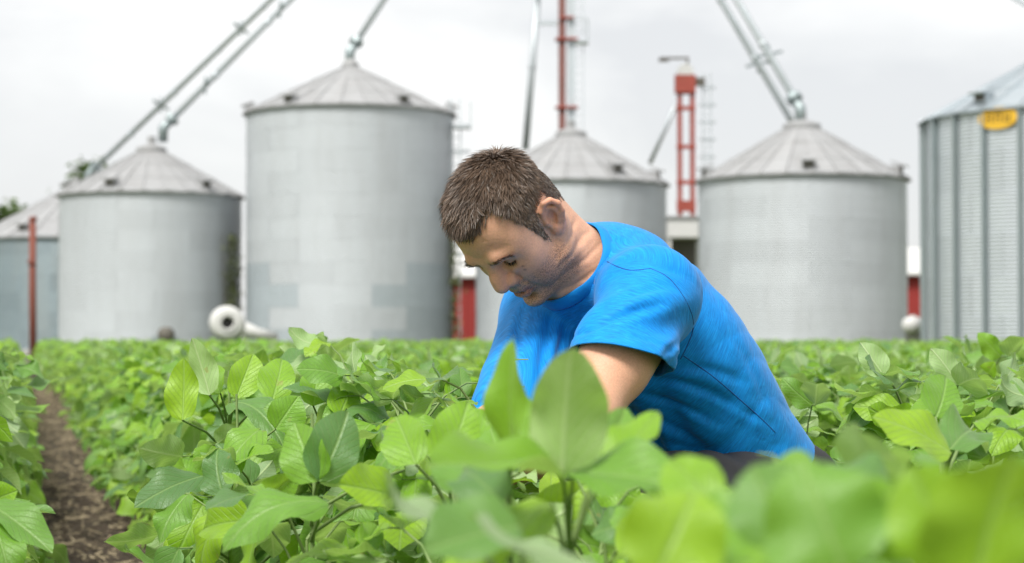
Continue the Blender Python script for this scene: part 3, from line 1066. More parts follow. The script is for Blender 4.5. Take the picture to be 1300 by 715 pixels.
def build_soil():
    m = soil_material()
    us = np.concatenate([np.arange(-14, -.3, 1.0), np.arange(-.3, .75, .022), np.arange(.75, 26, 1.0)])
    rs = np.concatenate([np.arange(-6, 3, .5), np.arange(3, 11, .03), np.arange(11, 48, .5)])
    U, Rr = np.meshgrid(us, rs, indexing='ij')
    XY = U[..., None] * UV_ + Rr[..., None] * RV
    P = np.concatenate([XY, np.zeros(XY.shape[:2] + (1,))], 2).reshape(-1, 3)
    near = ((U > -.35) & (U < .8) & (Rr > 2.5) & (Rr < 12)).ravel()
    z = np.zeros(len(P))
    z[near] = .030 * (value_noise(P[near], 9, 41) - .5) + .026 * (value_noise(P[near], 24, 42) - .4) + .014 * (value_noise(P[near], 60, 43) - .5)
    P[:, 2] = z * 1.9 + .004
    n, k = len(us), len(rs)
    i, j = np.meshgrid(np.arange(n - 1), np.arange(k - 1), indexing='ij')
    a = (i * k + j).ravel()
    o = obj('field_soil', mesh_np('field_soil', P, np.stack([a, a + k, a + k + 1, a + 1], 1), True, m))
    o['kind'] = 'structure'
    # crop residue: chopped straw and clods lying between the rows
    rng = np.random.default_rng(8)
    t = NT('straw_residue')
    tn = t.n('Attribute', attribute_name='tint').outputs['Fac']
    t.color(t.mix(tn, (.045, .030, .019), (.36, .295, .19)))
    t.set(Roughness=.9)
    V, F, T = [], [], []
    N = 11000
    uu = rng.uniform(-.20, .68, N); rr = 3.0 + 32 * rng.random(N) ** 1.7
    for q in range(N):
        x, y = fu(uu[q], rr[q])
        L = rng.choice([.012, .02, .035, .06, .10], p=[.3, .3, .22, .13, .05]) * rng.uniform(.7, 1.3) * (1 + max(0, rr[q] - 12) * .06); w = min(rng.uniform(.003, .010), L * .5); hgt = rng.uniform(.002, .007)
        a = rng.uniform(0, math.pi) if rng.random() < .5 else rng.normal(0, .5); el = rng.normal(0, .18)
        d = np.array((math.cos(a) * math.cos(el), math.sin(a) * math.cos(el), math.sin(el))); s = np.array((-math.sin(a), math.cos(a), rng.normal(0, .2)))
        c = np.array((x, y, .022 + abs(rng.normal(0, .010)) + L * abs(math.sin(el)) * .5))
        up = np.array((0, 0, hgt))
        b = len(V)
        bend_ = rng.normal(0, .12) * L
        for (e, tw) in ((-.5, 1), (.1, 1.1), (.5, .7)):
            o2 = s * bend_ * (1 - 4 * e * e)
            V += [c + d * L * e + o2 - s * w * .5 * tw, c + d * L * e + o2 + up * tw, c + d * L * e + o2 + s * w * .5 * tw]
        F += [(b, b + 1, b + 4, b + 3), (b + 1, b + 2, b + 5, b + 4), (b + 3, b + 4, b + 7, b + 6), (b + 4, b + 5, b + 8, b + 7)]
        T += [rng.random() ** 1.4] * 9
    me = mesh_np('straw_litter', np.array(V), np.array(F), True, t.m)
    at_ = me.attributes.new('tint', 'FLOAT', 'POINT'); at_.data.foreach_set('value', np.array(T, dtype=np.float32))
    o = obj('straw_litter', me)
    tag(o, 'chopped straw and plant residue covering the bare furrow soil', 'straw', kind='stuff')
build_soil()

# ================================================================== grain bins
def steel(name, c0, c1, rough, metal, streak=.35, var=.16, dirt=(.32, .31, .28)):
    t = NT(name)
    g = t.n('NewGeometry').outputs['Position']
    rnd = t.n('ObjectInfo').outputs['Random']
    tc = t.n('TexCoord').outputs['Object']
    n1 = t.noise(t.mapping(g, (1.3, 1.3, .22)), 1.0, 6, .62)
    n2 = t.noise(g, 5.0, 5, .65)
    c = t.mix(n2, c0, c1)
    c = t.mix(t.math('MULTIPLY', t.ramp(n1, [(.42, 0), (.72, 1)]), streak), c, dirt)
    hsv = t.n('HueSaturation')
    t.l(t.math('ADD', t.math('MULTIPLY', rnd, var), 1 - var / 2), hsv.inputs['Value'])
    t.l(c, hsv.inputs['Color'])
    t.color(hsv.outputs[0])
    t.l(t.math('ADD', t.math('MULTIPLY', n1, .25), rough - .12), t.b.inputs['Roughness'])
    t.set(Metallic=metal)
    return t.m
M_OLD = steel('weathered_galvanised', (.465, .495, .525), (.525, .555, .585), .6, .15, .25, .09, (.33, .335, .34))
M_NEWER = steel('bluish_galvanised', (.38, .43, .465), (.45, .495, .53), .45, .25, .25, .12, (.30, .33, .35))
M_BLUE = steel('dull_blue_galvanised', (.20, .25, .28), (.27, .33, .36), .5, .45, .3, .25)
M_SHINY = steel('bright_galvanised', (.62, .67, .71), (.72, .765, .80), .32, .68, .2, .08, (.4, .43, .45))
M_ROOF = steel('roof_galvanised', (.33, .335, .34), (.40, .405, .41), .55, .2, .4, .14, (.24, .235, .23))
M_ROOFB = steel('bright_roof_galvanised', (.44, .50, .54), (.52, .58, .61), .38, .6, .2, .10)
M_STIFF = steel('stiffener_steel', (.28, .34, .35), (.36, .42, .43), .45, .6, .2, .10)
M_TUBE = steel('spout_steel', (.50, .55, .58), (.58, .63, .66), .45, .35, .25, .12)
M_DARK = simple_mat('dark_metal_and_vent_shade', (.13, .12, .10), .7, .2, .25, 4)  # dark metal of machines; on vent openings it paints in their shade
M_CONC = simple_mat('concrete', (.38, .37, .34), .9, 0, .2, 2, .3)
M_RED = simple_mat('red_oxide_paint', (.33, .065, .045), .6, 0, .25, 1.5, 0, (.20, .06, .035))
M_BARN = simple_mat('barn_red_paint', (.30, .030, .026), .75, 0, .18, .8)
M_WHITE = simple_mat('white_paint', (.60, .60, .585), .5, 0, .07, 2)
M_MAST = simple_mat('faded_mast_paint', (.20, .085, .072), .7, 0, .25, 1.5, 0, (.14, .07, .05))
M_RUST = simple_mat('rusty_post_paint', (.20, .062, .042), .8, 0, .25, 3, .2)
M_BLACK = simple_mat('black_rubber', (.03, .03, .03), .7, 0, .2, 5)
M_YELLOW = simple_mat('yellow_enamel', (.72, .43, .03), .45, 0, .08, 3)
M_LETTER = simple_mat('brown_lettering', (.16, .09, .01), .5, 0, .1, 3)

def sheet_mesh(R, dth, h, pitch, amp):
    nt = 9
    nz = int(round(h / pitch)) * 4
    th = np.linspace(0, dth * 1.012, nt); zz = np.linspace(0, h + .03, nz + 1)
    T, Z = np.meshgrid(th, zz, indexing='ij')
    lap = np.where(T > dth * .999, .006, 0) + np.where(T < 1e-6, -.002, 0)
    r = R + amp * np.sin(2 * np.pi * Z / pitch) + lap
    P = np.stack([r * np.cos(T), r * np.sin(T), Z], 2).reshape(-1, 3)
    i, j = np.meshgrid(np.arange(nt - 1), np.arange(nz), indexing='ij')
    a = (i * (nz + 1) + j).ravel()
    return mesh_np('wall_sheet', P, np.stack([a, a + nz + 1, a + nz + 2, a + 1], 1), True)

def roof_mesh(R, slope, rtop, n, tiers=3):
    d = 2 * math.pi / n
    V, F = [], []
    prof = []          # radius, height above the cone (lapped tiers)
    Re = R + .16
    for k in range(tiers):
        a = Re + (rtop - Re) * k / tiers; b = Re + (rtop - Re) * (k + 1) / tiers
        prof += [(a, .030), (b, .004)]
    across = [(0, .0), (.0, .060), (.06, .060), (.075, .0), (.5, -.012), (1.0, .0)]
    for (r, h) in prof:
        z = (R - r) * slope
        for (f, up) in across:
            a = d * f
            u = up * min(1, r / R + .25)
            V.append((r * math.cos(a), r * math.sin(a), z + h + u))
    m = len(across)
    for i in range(len(prof) - 1):
        for j in range(m - 1):
            F.append((i * m + j, i * m + j + 1, (i + 1) * m + j + 1, (i + 1) * m + j))
    F.append(tuple(range(m))[::-1])
    mb = MB(); mb.add(V, F)
    return mb.mesh('roof_panel')

def grain_bin(label, px, pw, d, eave_y, m_wall, m_roof, slope=.56, pitch=.085, amp=.010, sheet=2.75, ring=.82, rtop=.55,
              low=None, vents=(), stiff=0, start=0.0, npan=26, group='steel grain bins'):
    R = pw / 2 / FPX * d
    c = at(px, 428, d)
    H = at(px, eave_y, d)[2]
    root = empty('grain_bin', (c[0], c[1], 0), start)
    tag(root, label, 'grain bin', group)
    f = MB(); f.lathe([(0, .22), (R + .25, .22), (R + .30, .17), (R + .30, -.1)], 48)
    f.build('foundation', M_CONC, root)
    nr = int(round((H - .22) / ring)); ring = (H - .22) / nr
    ns = int(round(2 * math.pi * R / sheet)) if not stiff else stiff // 2
    dth = 2 * math.pi / ns
    base = sheet_mesh(R, dth, ring, pitch, amp)
    base.materials.append(m_wall)
    low_me = None
    if low:
        low_me = base.copy(); low_me.materials.clear(); low_me.materials.append(low[1])
    for k in range(nr):
        z = .22 + k * ring
        for s in range(ns):
            a = (s + (.5 if k % 2 else 0)) * dth
            o = bpy.data.objects.new('wall_sheet', low_me if (low and z + ring * .5 < low[0] and not (-.75 < math.remainder(a + dth / 2 + start + math.pi / 2, 2 * math.pi) < .38)) else base)
            link(o, root)
            o.location = (0, 0, z); o.rotation_euler = (0, 0, a)
            q = 1 + (.0006 if (s + k) % 2 else -.0006)
            o.scale = (q, q, 1)
    rm = roof_mesh(R, slope, rtop, npan)
    rm.materials.append(m_roof)
    for k in range(npan):
        o = bpy.data.objects.new('roof_panel', rm); link(o, root)
        o.location = (0, 0, H); o.rotation_euler = (0, 0, 2 * math.pi * k / npan)
    zt = (R - rtop) * slope + H
    cap = MB(); cap.lathe([(rtop + .06, zt - .02), (rtop + .06, zt + .14), (rtop - .02, zt + .20), (.16, zt + .34), (.16, zt + .62), (0, zt + .64)], 24)
    cap.build('roof_cap', m_roof, root, False)
    e = MB(); e.lathe([(R + .02, H - .10), (R + .07, H - .10), (R + .07, H + .01), (R + .02, H + .01)], 72, closed=True)
    e.build('eave_ring', m_roof, root)
    for (va, vf) in vents:
        # va: bearing seen from the bin's centre, 0 = towards the viewer; vf: distance up the roof
        a = -math.pi / 2 + va - start
        r = R * (1 - vf); z = H + (R - r) * slope
        M = Matrix.Rotation(a, 3, 'Z')
        v = MB()
        v.box(M @ Vector((r, 0, z + .10)), (.36, .42, .28), M)
        v.box(M @ Vector((r + .12, 0, z + .30)), (.52, .50, .06), M @ Matrix.Rotation(.35, 3, 'Y'))
        vo = v.build('roof_vent', m_roof, root)
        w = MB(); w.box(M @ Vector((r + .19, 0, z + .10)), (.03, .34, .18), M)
        w.build('vent_opening', M_DARK, vo)  # dark plate in place of a hollow, shade put into its colour
    if stiff:
        st = MB()
        for (w_, dd) in ((.16, .03), (.07, .11)):
            st.box((R + .02 + dd / 2, 0, (H + .22) / 2), (dd, w_, H - .24))
        sme = st.mesh('wall_stiffener', M_STIFF)
        for k in range(stiff):
            o = bpy.data.objects.new('wall_stiffener', sme); link(o, root)
            o.rotation_euler = (0, 0, 2 * math.pi * (k + .5) / stiff)
    return root, c, R, H, zt + .62

PI = math.pi
b0 = grain_bin('low dull blue grain bin half hidden behind its neighbour, beside the rusty post', 96, 262, 95, 306, M_BLUE, M_ROOF, .56, vents=((-.35, .12),), start=.4)
b1 = grain_bin('short pale grey grain bin with a white fan at its foot', 191, 228, 80, 249, M_OLD, M_ROOF, .58, vents=((-.30, .10), (.85, .10), (2.4, .1), (-1.5, .1)), start=.2)
b2 = grain_bin('tallest grey grain bin with bluish lower sheets and a pointed roof', 444, 262, 78, 146, M_OLD, M_ROOF, .50, rtop=.28, low=(3.7, M_NEWER), vents=((-.55, .07), (.62, .07), (-1.5, .04), (1.55, .04)), start=.1)
b3 = grain_bin('grey grain bin standing behind the bowed head, red and grey elevator legs above it', 725, 242, 77, 235, M_OLD, M_ROOF, .60, vents=((-.72, .14), (.52, .14), (1.25, .10), (2.6, .1)), start=.5)
b4 = grain_bin('pale grey grain bin with twin spouts meeting at its roof cap', 1019, 262, 71, 229, M_OLD, M_ROOF, .60, rtop=.62, vents=((-.08, .08), (1.08, .06), (-1.35, .05), (2.6, .1)), start=.3)
b5 = grain_bin('tall shiny corrugated steel bin with vertical stiffeners and a yellow oval badge', 1376, 396, 57, 152, M_SHINY, M_ROOFB, .56, pitch=.105, amp=.012, sheet=2.8, ring=1.12, vents=((-.98, .10),), stiff=26, start=math.radians(4.5), npan=30)

# yellow oval badge on the shiny bin
def badge():
    root, c, R, H, _ = b5
    B = empty('oval_badge', (0, 0, 0))
    tag(B, 'yellow oval maker badge fixed under the eave of the shiny bin', 'badge')
    a0 = None
    best = 9
    for k in range(400):
        a = -PI + PI * k / 400
        p = np.array((c[0] + R * math.cos(a), c[1] + R * math.sin(a)))
        x = 650 + FPX * p[0] / p[1]
        if abs(x - 1270) < best and math.sin(a) < 0: best, a0 = abs(x - 1270), a
    p = Vector((c[0] + (R + .05) * math.cos(a0), c[1] + (R + .05) * math.sin(a0), 0))
    z = at(1270, 150, p.y)[2]
    M = Matrix.Rotation(a0 + PI / 2, 3, 'Z')
    B.location = (p.x, p.y, z)
    B.rotation_euler = (0, 0, a0 + PI / 2)
    o = MB()
    n = 40; rx, rz = .60, .30
    vs = [(rx * math.cos(2 * PI * i / n), -.0, rz * math.sin(2 * PI * i / n)) for i in range(n)] + [(rx * math.cos(2 * PI * i / n), -.03, rz * math.sin(2 * PI * i / n)) for i in range(n)]
    o.add(vs, [tuple(range(n)), tuple(range(n, 2 * n))[::-1]] + [(i, (i + 1) % n, n + (i + 1) % n, n + i) for i in range(n)])
    o.build('plate', M_YELLOW, B)
    # three worn letter shapes, too far away to read
    L = MB()
    for x in (-.34, -.06, .22):
        L.box((x, -.034, 0), (.045, .006, .26)); L.box((x + .15, -.034, 0), (.045, .006, .26))
        L.box((x + .075, -.034, .115 if x < .1 else -.115), (.105, .006, .035)); L.box((x + .075, -.034, .0), (.105, .006, .03))
    L.build('lettering', M_LETTER, B)
badge()

# ------------------------------------------------------------------ elevator legs, spouts
def ladder(root, a, b, w, name='ladder', n=None, mat=None):
    a, b = Vector(a), Vector(b)
    m = MB()
    s = Vector((w / 2, 0, 0))
    m.bar(a - s, b - s, .05); m.bar(a + s, b + s, .05)
    n = n or int((b - a).length / .35)
    for i in range(n):
        p = a.lerp(b, (i + .5) / n)
        m.bar(p - s, p + s, .03)
    return m.build(name, mat or M_TUBE, root)

LEGP = at(718, 428, 84)
HEADZ = 26.5
def main_leg():
    r = empty('grain_elevator_leg', (LEGP[0], LEGP[1], 0))
    tag(r, 'tall grain elevator with red mast and grey casings rising behind a bin', 'grain elevator')
    m = MB(); m.box((-.14, 0, HEADZ / 2), (.30, .30, HEADZ)); m.build('red_mast', M_MAST, r)
    m = MB(); m.box((.24, .10, HEADZ / 2), (.24, .36, HEADZ)); m.build('casing', M_TUBE, r)
    m = MB(); m.box((.24, .75, HEADZ / 2), (.24, .36, HEADZ)); m.build('casing', M_TUBE, r)
    ladder(r, (.58, -.1, .5), (.58, -.1, HEADZ), .36)
    for z in (6, 10.5, 13.4, 14.3, 18, 22):
        b = MB(); b.box((.05, .05, z), (.95 if z != 14.3 else .6, .7, .08)); b.build('brace', M_RED, r)
    b = MB(); b.bar((-1.15, 0, 14.1), (-.2, 0, 14.1), .16); b.build('arm', M_TUBE, r)
    for z in (13.2,):
        b = MB(); b.box((.65, 0, z + .05), (.62, .8, .06)); b.bar((.95, -.4, z), (.95, -.4, z + 1), .05); b.bar((.95, .4, z), (.95, .4, z + 1), .05); b.bar((.95, -.4, z + 1), (.95, .4, z + 1), .05); b.bar((.35, -.4, z + 1), (.95, -.4, z + 1), .05)
        b.build('platform', M_TUBE, r)
    h = MB(); h.box((.1, .3, HEADZ + .5), (1.3, 1.6, 1.2)); h.lathe([(0, -.5), (.85, -.5), (.85, .5), (0, .5)], 20, (.1, .3, HEADZ + .9), Matrix.Rotation(PI / 2, 3, 'Y'))
    h.build('head', M_TUBE, r)
    h = MB(); h.box((.1, .3, .6), (1.2, 1.6, 1.2)); h.build('boot', M_TUBE, r)
main_leg()

def spout(label, a, b, r=.12, brackets=(), elbow=True):
    a, b = Vector(a), Vector(b)
    root = empty('grain_spout', a)
    tag(root, label, 'spout', 'grain spouts')
    d = (b - a)
    m = MB(); m.tube([Vector((0, 0, 0)), d], r, 14); m.build('tube', M_TUBE, root, True)
    n = max(2, int(d.length / 3.0))
    for i in range(1, n):
        f = MB(); p = d * (i / n); u = d.normalized() * .06
        f.tube([p - u, p + u], r + .035, 14); f.build('flange', M_TUBE, root)
    if elbow:
        e = MB(); e.tube([d.normalized() * .5, Vector((0, 0, 0)), Vector((0, 0, -.55))], [r + .05, r + .08, r + .06], 14)
        e.build('elbow', M_STIFF, root, True)
        e = MB(); e.tube([d.normalized() * .42, d.normalized() * .62], r + .16, 14); e.build('valve_housing', M_STIFF, root)
    side = d.cross(Vector((0, 0, 1))).normalized()
    for f in brackets:
        p = d * f
        k = MB(); k.bar(p - side * .6 - Vector((0, 0, .15)), p + side * .6 + Vector((0, 0, .15)), .10); k.bar(p + Vector((0, 0, -.35)), p + Vector((0, 0, .35)), .08)
        k.build('bracket', M_STIFF, root)
    return root
top = (LEGP[0], LEGP[1], HEADZ + .5)
def peak(b): return (b[1][0], b[1][1], b[4] + .3)
def tl(px, py, d): return tuple(at(px, py, d))
p1 = at(207, 163, 80)
spout('grey spout pipe running down to the short pale bin', tuple(p1), top, .125, (.10, .28))
p0 = at(112, 222, 95)
spout('long grey spout pipe reaching past the short bin to the blue bin', tuple(p0), (top[0] - .3, top[1] + .4, top[2]), .13, (.17, .35))
spout('grey spout pipe ending on the pointed roof of the tallest bin', tuple(at(444, 66, 78)), (top[0], top[1] - .3, top[2]), .125, (.30,))
spout('upper of the twin grey spout pipes above the right-hand pale bin', tuple(at(1016, 138, 71)), (top[0] + .4, top[1], top[2]), .125, (.12, .3))
spout('lower of the twin grey spout pipes above the right-hand pale bin', tuple(at(1004, 152, 74)), (top[0] + .1, top[1] + .4, top[2] - .6), .125, (.13,), False)
spout('steep grey pipe hanging beside the red mast', tuple(at(667, 190, 86)), tuple(at(684, -20, 86)), .15, (.9,), False)
spout('dark grey pipe passing high over the shiny bin', tuple(at(1375, 46, 66)), tuple(at(1265, -16, 72)), .10, (), False)

def red_tower():
    d = 90
    c = at(871, 428, d)
    r = empty('red_bucket_elevator', (c[0], c[1], 0))
    tag(r, 'red twin-leg bucket elevator with ladder between two bins', 'grain elevator')
    def z(py): return at(871, py, d)[2]
    for px in (863.5, 879.5):
        x = at(px, 428, d)[0] - c[0]
        m = MB(); m.box((x, 0, z(110) / 2), (.20, .34, z(110))); m.build('leg', M_RED, r)
    for py in (118, 138, 187, 232, 262):
        m = MB(); m.box((0, -.19, z(py)), (.86, .06, .20 if py != 262 else .5)); m.build('cross_band', M_RED, r)
    h = MB(); h.box((-.02, 0, z(107)), (.92, .62, .80)); h.build('head', M_RED, r)
    h = MB(); h.lathe([(0, -.28), (.36, -.28), (.36, .28), (0, .28)], 18, (-.02, 0, z(92)), Matrix.Rotation(PI / 2, 3, 'X')); h.build('head_cover', M_WHITE, r)
    k = MB(); k.box((.62, 0, z(104)), (.5, .4, .34)); k.build('motor', M_DARK, r)
    a = MB(); a.bar((.1, 0, z(92)), (.1, 0, z(74)), .09); a.bar((.15, 0, z(74)), (-1.15, -.2, z(75)), .10); a.box((-1.0, -.2, z(77)), (.45, .2, .14)); a.build('davit_arm', M_DARK, r)
    s = MB(); s.tube([(-.45, 0, z(135)), (-1.55, 1.0, z(205))], .10, 12); s.build('down_spout', M_TUBE, r, True)
    ladder(r, (.98, .1, .5), (.98, .1, z(92)), .34)
    for py in range(112, 300, 22):
        g = MB(); g.lathe([(.34, -.025), (.37, -.025), (.37, .025), (.34, .025)], 14, (.98, -.18, z(py)), closed=True); g.build('ladder_hoop', M_TUBE, r)
    # receiving shed at its foot
    sx = at(868, 428, 87)
    sh = empty('receiving_shed', (sx[0], sx[1], 0))
    tag(sh, 'small shed with white fascia and dark opening under the red elevator', 'shed')
    zt, zf = at(868, 279, 87)[2], at(868, 303, 87)[2]
    w = 1.55
    m = MB(); m.box((0, 0, (zt + zf) / 2), (w, 2.4, zt - zf)); m.build('fascia', M_WHITE, sh)
    m = MB(); m.box((0, 0, zt + .05), (w + .15, 2.6, .09)); m.build('roof', M_ROOF, sh)
    for x in (-w / 2 + .08, w / 2 - .08):
        for y in (-1.05, 1.05):
            m = MB(); m.box((x, y, zf / 2), (.14, .14, zf)); m.build('post', M_WHITE, sh)
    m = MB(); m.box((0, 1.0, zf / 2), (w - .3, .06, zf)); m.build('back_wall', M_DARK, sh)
red_tower()

# ------------------------------------------------------------------ farm buildings
def barn(label, px0, px1, d, y_eave, y_roof, depth=9.0, door=False):
    a, b = at(px0, 428, d), at(px1, 428, d)
    w = b[0] - a[0]
    r = empty('red_barn', ((a[0] + b[0]) / 2, d, 0))
    tag(r, label, 'barn')
    ze, zr = at(px0, y_eave, d)[2], at(px0, y_roof, d)[2]
    m = MB()
    n = max(2, int(w / .3))
    m.box((0, depth / 2, ze / 2), (w, depth, ze))
    m.build('wall', M_BARN, r)
    bat = MB(); bat.box((0, -.02, 0), (.05, .04, ze - .1)); bme = bat.mesh('batten', M_BARN)
    for i in range(n + 1):
        o = bpy.data.objects.new('batten', bme); link(o, r); o.location = (-w / 2 + w * i / n * .998, -.002, ze / 2)
    m = MB()
    h2 = w / 2 + .3
    th = .12
    y0, y1 = -.4, depth + .4
    ym = depth / 2
    vs = [(-h2, y0, ze), (h2, y0, ze), (h2, ym, zr), (-h2, ym, zr), (h2, y1, ze), (-h2, y1, ze)]
    vs += [(x, y, z + th) for (x, y, z) in vs]
    m.add(vs, [(0, 1, 2, 3)[::-1], (3, 2, 4, 5)[::-1], (6, 7, 8, 9), (9, 8, 10, 11), (0, 1, 7, 6), (5, 11, 10, 4), (1, 2, 8, 7), (2, 4, 10, 8), (0, 6, 9, 3), (3, 9, 11, 5)])
    m.build('roof', M_WHITE, r)
    if door:
        g = MB(); g.box((-w * .30, -.05, ze * .42), (1.6, .06, ze * .82)); dd = g.build('door', M_BARN, r)
        g = MB(); g.box((-w * .30 + .55, -.095, 1.1), (.08, .04, .3)); g.build('handle', M_DARK, dd)
    return r
barn('red barn with white roof between the tallest bin and the person', 540, 700, 100, 353, 312, 10, True)
barn('red barn wall with white roof seen between the pale bin and the shiny bin', 1100, 1240, 88, 350, 312, 9)

# ------------------------------------------------------------------ aeration fan, small machines, tank, post
def fan():
    c = at(288, 410, 70)
    r = empty('aeration_fan', (c[0], c[1], 0))
    tag(r, 'white round blower fan with dark intake and duct at the foot of a bin', 'fan')
    z = c[2]
    Mx = Matrix.Rotation(PI / 2, 3, 'X') 
    yaw = Matrix.Rotation(math.radians(14), 3, 'Z')
    M = yaw @ Mx
    R = .60
    h = MB(); h.lathe([(.26, .30), (.29, .34), (R * .72, .33), (R * .94, .27), (R, .15), (R, -.22), (R * .9, -.3), (0, -.3)], 32, (0, 0, z), M); h.build('housing', M_WHITE, r, True)
    h = MB(); h.lathe([(.29, .33), (.285, .39), (.24, .38), (.215, .30), (.20, .12)], 28, (0, 0, z), M); ring = h.build('intake_ring', M_WHITE, r, True)
    h = MB(); h.lathe([(0, .10), (.25, .10), (.25, .09), (0, .09)], 24, (0, 0, z), M); h.build('impeller', M_BLACK, ring)
    h = MB(); h.tube([yaw @ Vector((R * .55, .05, -.12)) + Vector((0, 0, z)), yaw @ Vector((1.05, .1, -.38)) + Vector((0, 0, z)), yaw @ Vector((1.75, .5, -.52)) + Vector((0, 0, z))], [.30, .22, .20], 14); h.build('duct', M_WHITE, r, True)
    h = MB(); h.lathe([(0, -.3), (.2, -.3), (.2, -.75), (0, -.78)], 18, (0, 0, z), M); h.build('motor', M_STIFF, r)
    for sx in (-.38, .38):
        h = MB(); h.bar((sx, 0, 0), (sx * .8, 0, z - .45), .08); h.build('leg', M_STIFF, r)
fan()
def small_motor():
    c = at(211, 425, 71)
    r = empty('auger_motor', (c[0], c[1], 0))
    tag(r, 'dark unloading auger and motor on the ground before the short bin', 'machine')
    z = c[2]
    m = MB(); m.lathe([(0, -.32), (.24, -.32), (.28, -.2), (.28, .2), (.24, .32), (0, .32)], 20, (0, 0, z), Matrix.Rotation(PI / 2, 3, 'X')); m.build('motor', M_DARK, r, True)
    m = MB(); m.tube([(.1, .2, z - .1), (.2, 2.6, .5)], .12, 12); m.build('auger_tube', M_STIFF, r, True)
    m = MB(); m.box((-.3, 0, z - .2), (.35, .5, .3)); m.build('belt_guard', M_STIFF, r)
    m = MB(); m.box((0, 0, (z - .28) / 2), (.5, .5, z - .28)); m.build('stand', M_DARK, r)
small_motor()
def tank():
    c = at(1159, 413, 63)
    r = empty('white_tank', (c[0], c[1], 0))
    tag(r, 'small white round-ended tank in the gap before the shiny bin', 'tank')
    M = Matrix.Rotation(math.radians(70), 3, 'Z') @ Matrix.Rotation(PI / 2, 3, 'Y')
    prof = [(.27 * math.cos(a), .55 + .22 * math.sin(a)) for a in np.linspace(0, PI / 2 - .05, 7)]
    prof = [(r_, -z_) for (r_, z_) in prof[::-1]] + prof
    m = MB(); m.lathe(prof, 24, (0, 0, c[2]), M); m.build('vessel', M_WHITE, r, True)
    for s in (-.3, .3):
        m = MB(); m.box(Matrix.Rotation(math.radians(70), 3, 'Z') @ Vector((s, 0, (c[2] - .2) / 2)), (.08, .4, c[2] - .2), Matrix.Rotation(math.radians(70), 3, 'Z')); m.build('saddle', M_CONC, r)
    m = MB(); m.lathe([(0, .32), (.09, .32), (.1, .22), (.1, .1)], 14, (0, 0, c[2] + .0)); m.build('valve_dome', M_WHITE, r)
tank()
def post():
    c = at(41, 428, 46)
    r = empty('rusty_post', (c[0], c[1], 0))
    tag(r, 'rusty red steel post at the field edge before the blue bin', 'post')
    z = at(41, 279, 46)[2]
    m = MB(); m.tube([(.03, 0, -.1), (.0, 0, z * .5), (-.01, 0, z)], [.085, .085, .08], 12); m.build('pipe', M_RUST, r, True)
    m = MB(); m.lathe([(.10, z - .02), (.10, z + .05), (0, z + .09)], 12); m.build('cap', M_RUST, r)
    m = MB(); m.box((0, -.1, z * .72), (.2, .03, .08)); m.build('clamp', M_RUST, r)
post()

# ladder with cage on the tallest bin
def bin_ladder():
    _, c, R, H, _ = b2
    a = math.radians(-12)
    r = empty('caged_ladder', (c[0] + (R + .2) * math.cos(a), c[1] + (R + .2) * math.sin(a), 0))
    tag(r, 'thin caged ladder on the side of the tallest bin', 'ladder')
    ladder(r, (0, 0, .3), (0, 0, H + .6), .4, 'rungs_and_rails')
    for k in range(4, int(H) + 1):
        g = MB(); g.lathe([(.33, -.03), (.36, -.03), (.36, .03), (.33, .03)], 14, (.22, 0, k), closed=True); g.build('hoop', M_TUBE, r)
    p = MB(); p.box((.25, 0, H - .6), (.7, .8, .06)); p.bar((.6, -.4, H - .6), (.6, -.4, H + .4), .05); p.bar((.6, .4, H - .6), (.6, .4, H + .4), .05); p.bar((.6, -.4, H + .4), (.6, .4, H + .4), .05); p.build('landing', M_TUBE, r)
bin_ladder()

# ------------------------------------------------------------------ trees and climbers behind the bins
def foliage_mat(name, c0, c1):
    t = NT(name)
    tn = t.n('Attribute', attribute_name='tint').outputs['Fac']
    t.color(t.mix(tn, c0, c1)); t.set(Roughness=.6)
    tr = t.n('BsdfTranslucent'); t.l(t.mix(tn, c0, c1), tr.inputs['Color'])
    mx = t.n('MixShader'); mx.inputs[0].default_value = .3
    t.l(t.b.outputs[0], mx.inputs[1]); t.l(tr.outputs[0], mx.inputs[2]); t.l(mx.outputs[0], t.o.inputs['Surface'])
    return t.m
M_TREE = foliage_mat('tree_leaf', (.055, .105, .025), (.14, .21, .055))
M_VINE = foliage_mat('climber_leaf', (.10, .13, .05), (.20, .23, .10))
M_BARK = simple_mat('bark', (.10, .075, .055), .9, 0, .3, 6, .5)

def leaf_cloud(pts, size, rng):
    """One small folded leaf pair of triangles at each point."""
    n = len(pts)
    a = rng.normal(size=(n, 3)); a /= np.linalg.norm(a, axis=1, keepdims=True)
    b = np.cross(a, rng.normal(size=(n, 3))); b /= np.linalg.norm(b, axis=1, keepdims=True)
    c = np.cross(a, b)
    s = size * rng.uniform(.6, 1.4, (n, 1))
    V = np.stack([pts - a * s, pts + b * s * .45 + c * s * .15, pts + a * s, pts - b * s * .45 + c * s * .15], 1).reshape(-1, 3)
    k = np.arange(n) * 4
    F = np.concatenate([np.stack([k, k + 1, k + 2], 1), np.stack([k, k + 2, k + 3], 1)])
    T = np.repeat(rng.random(n), 4)
    return V, F, T

def cloud_obj(name, V, F, T, mat, parent):
    me = mesh_np(name, V, F, False, mat)
    at_ = me.attributes.new('tint', 'FLOAT', 'POINT'); at_.data.foreach_set('value', T.astype(np.float32))
    return obj(name, me, parent)

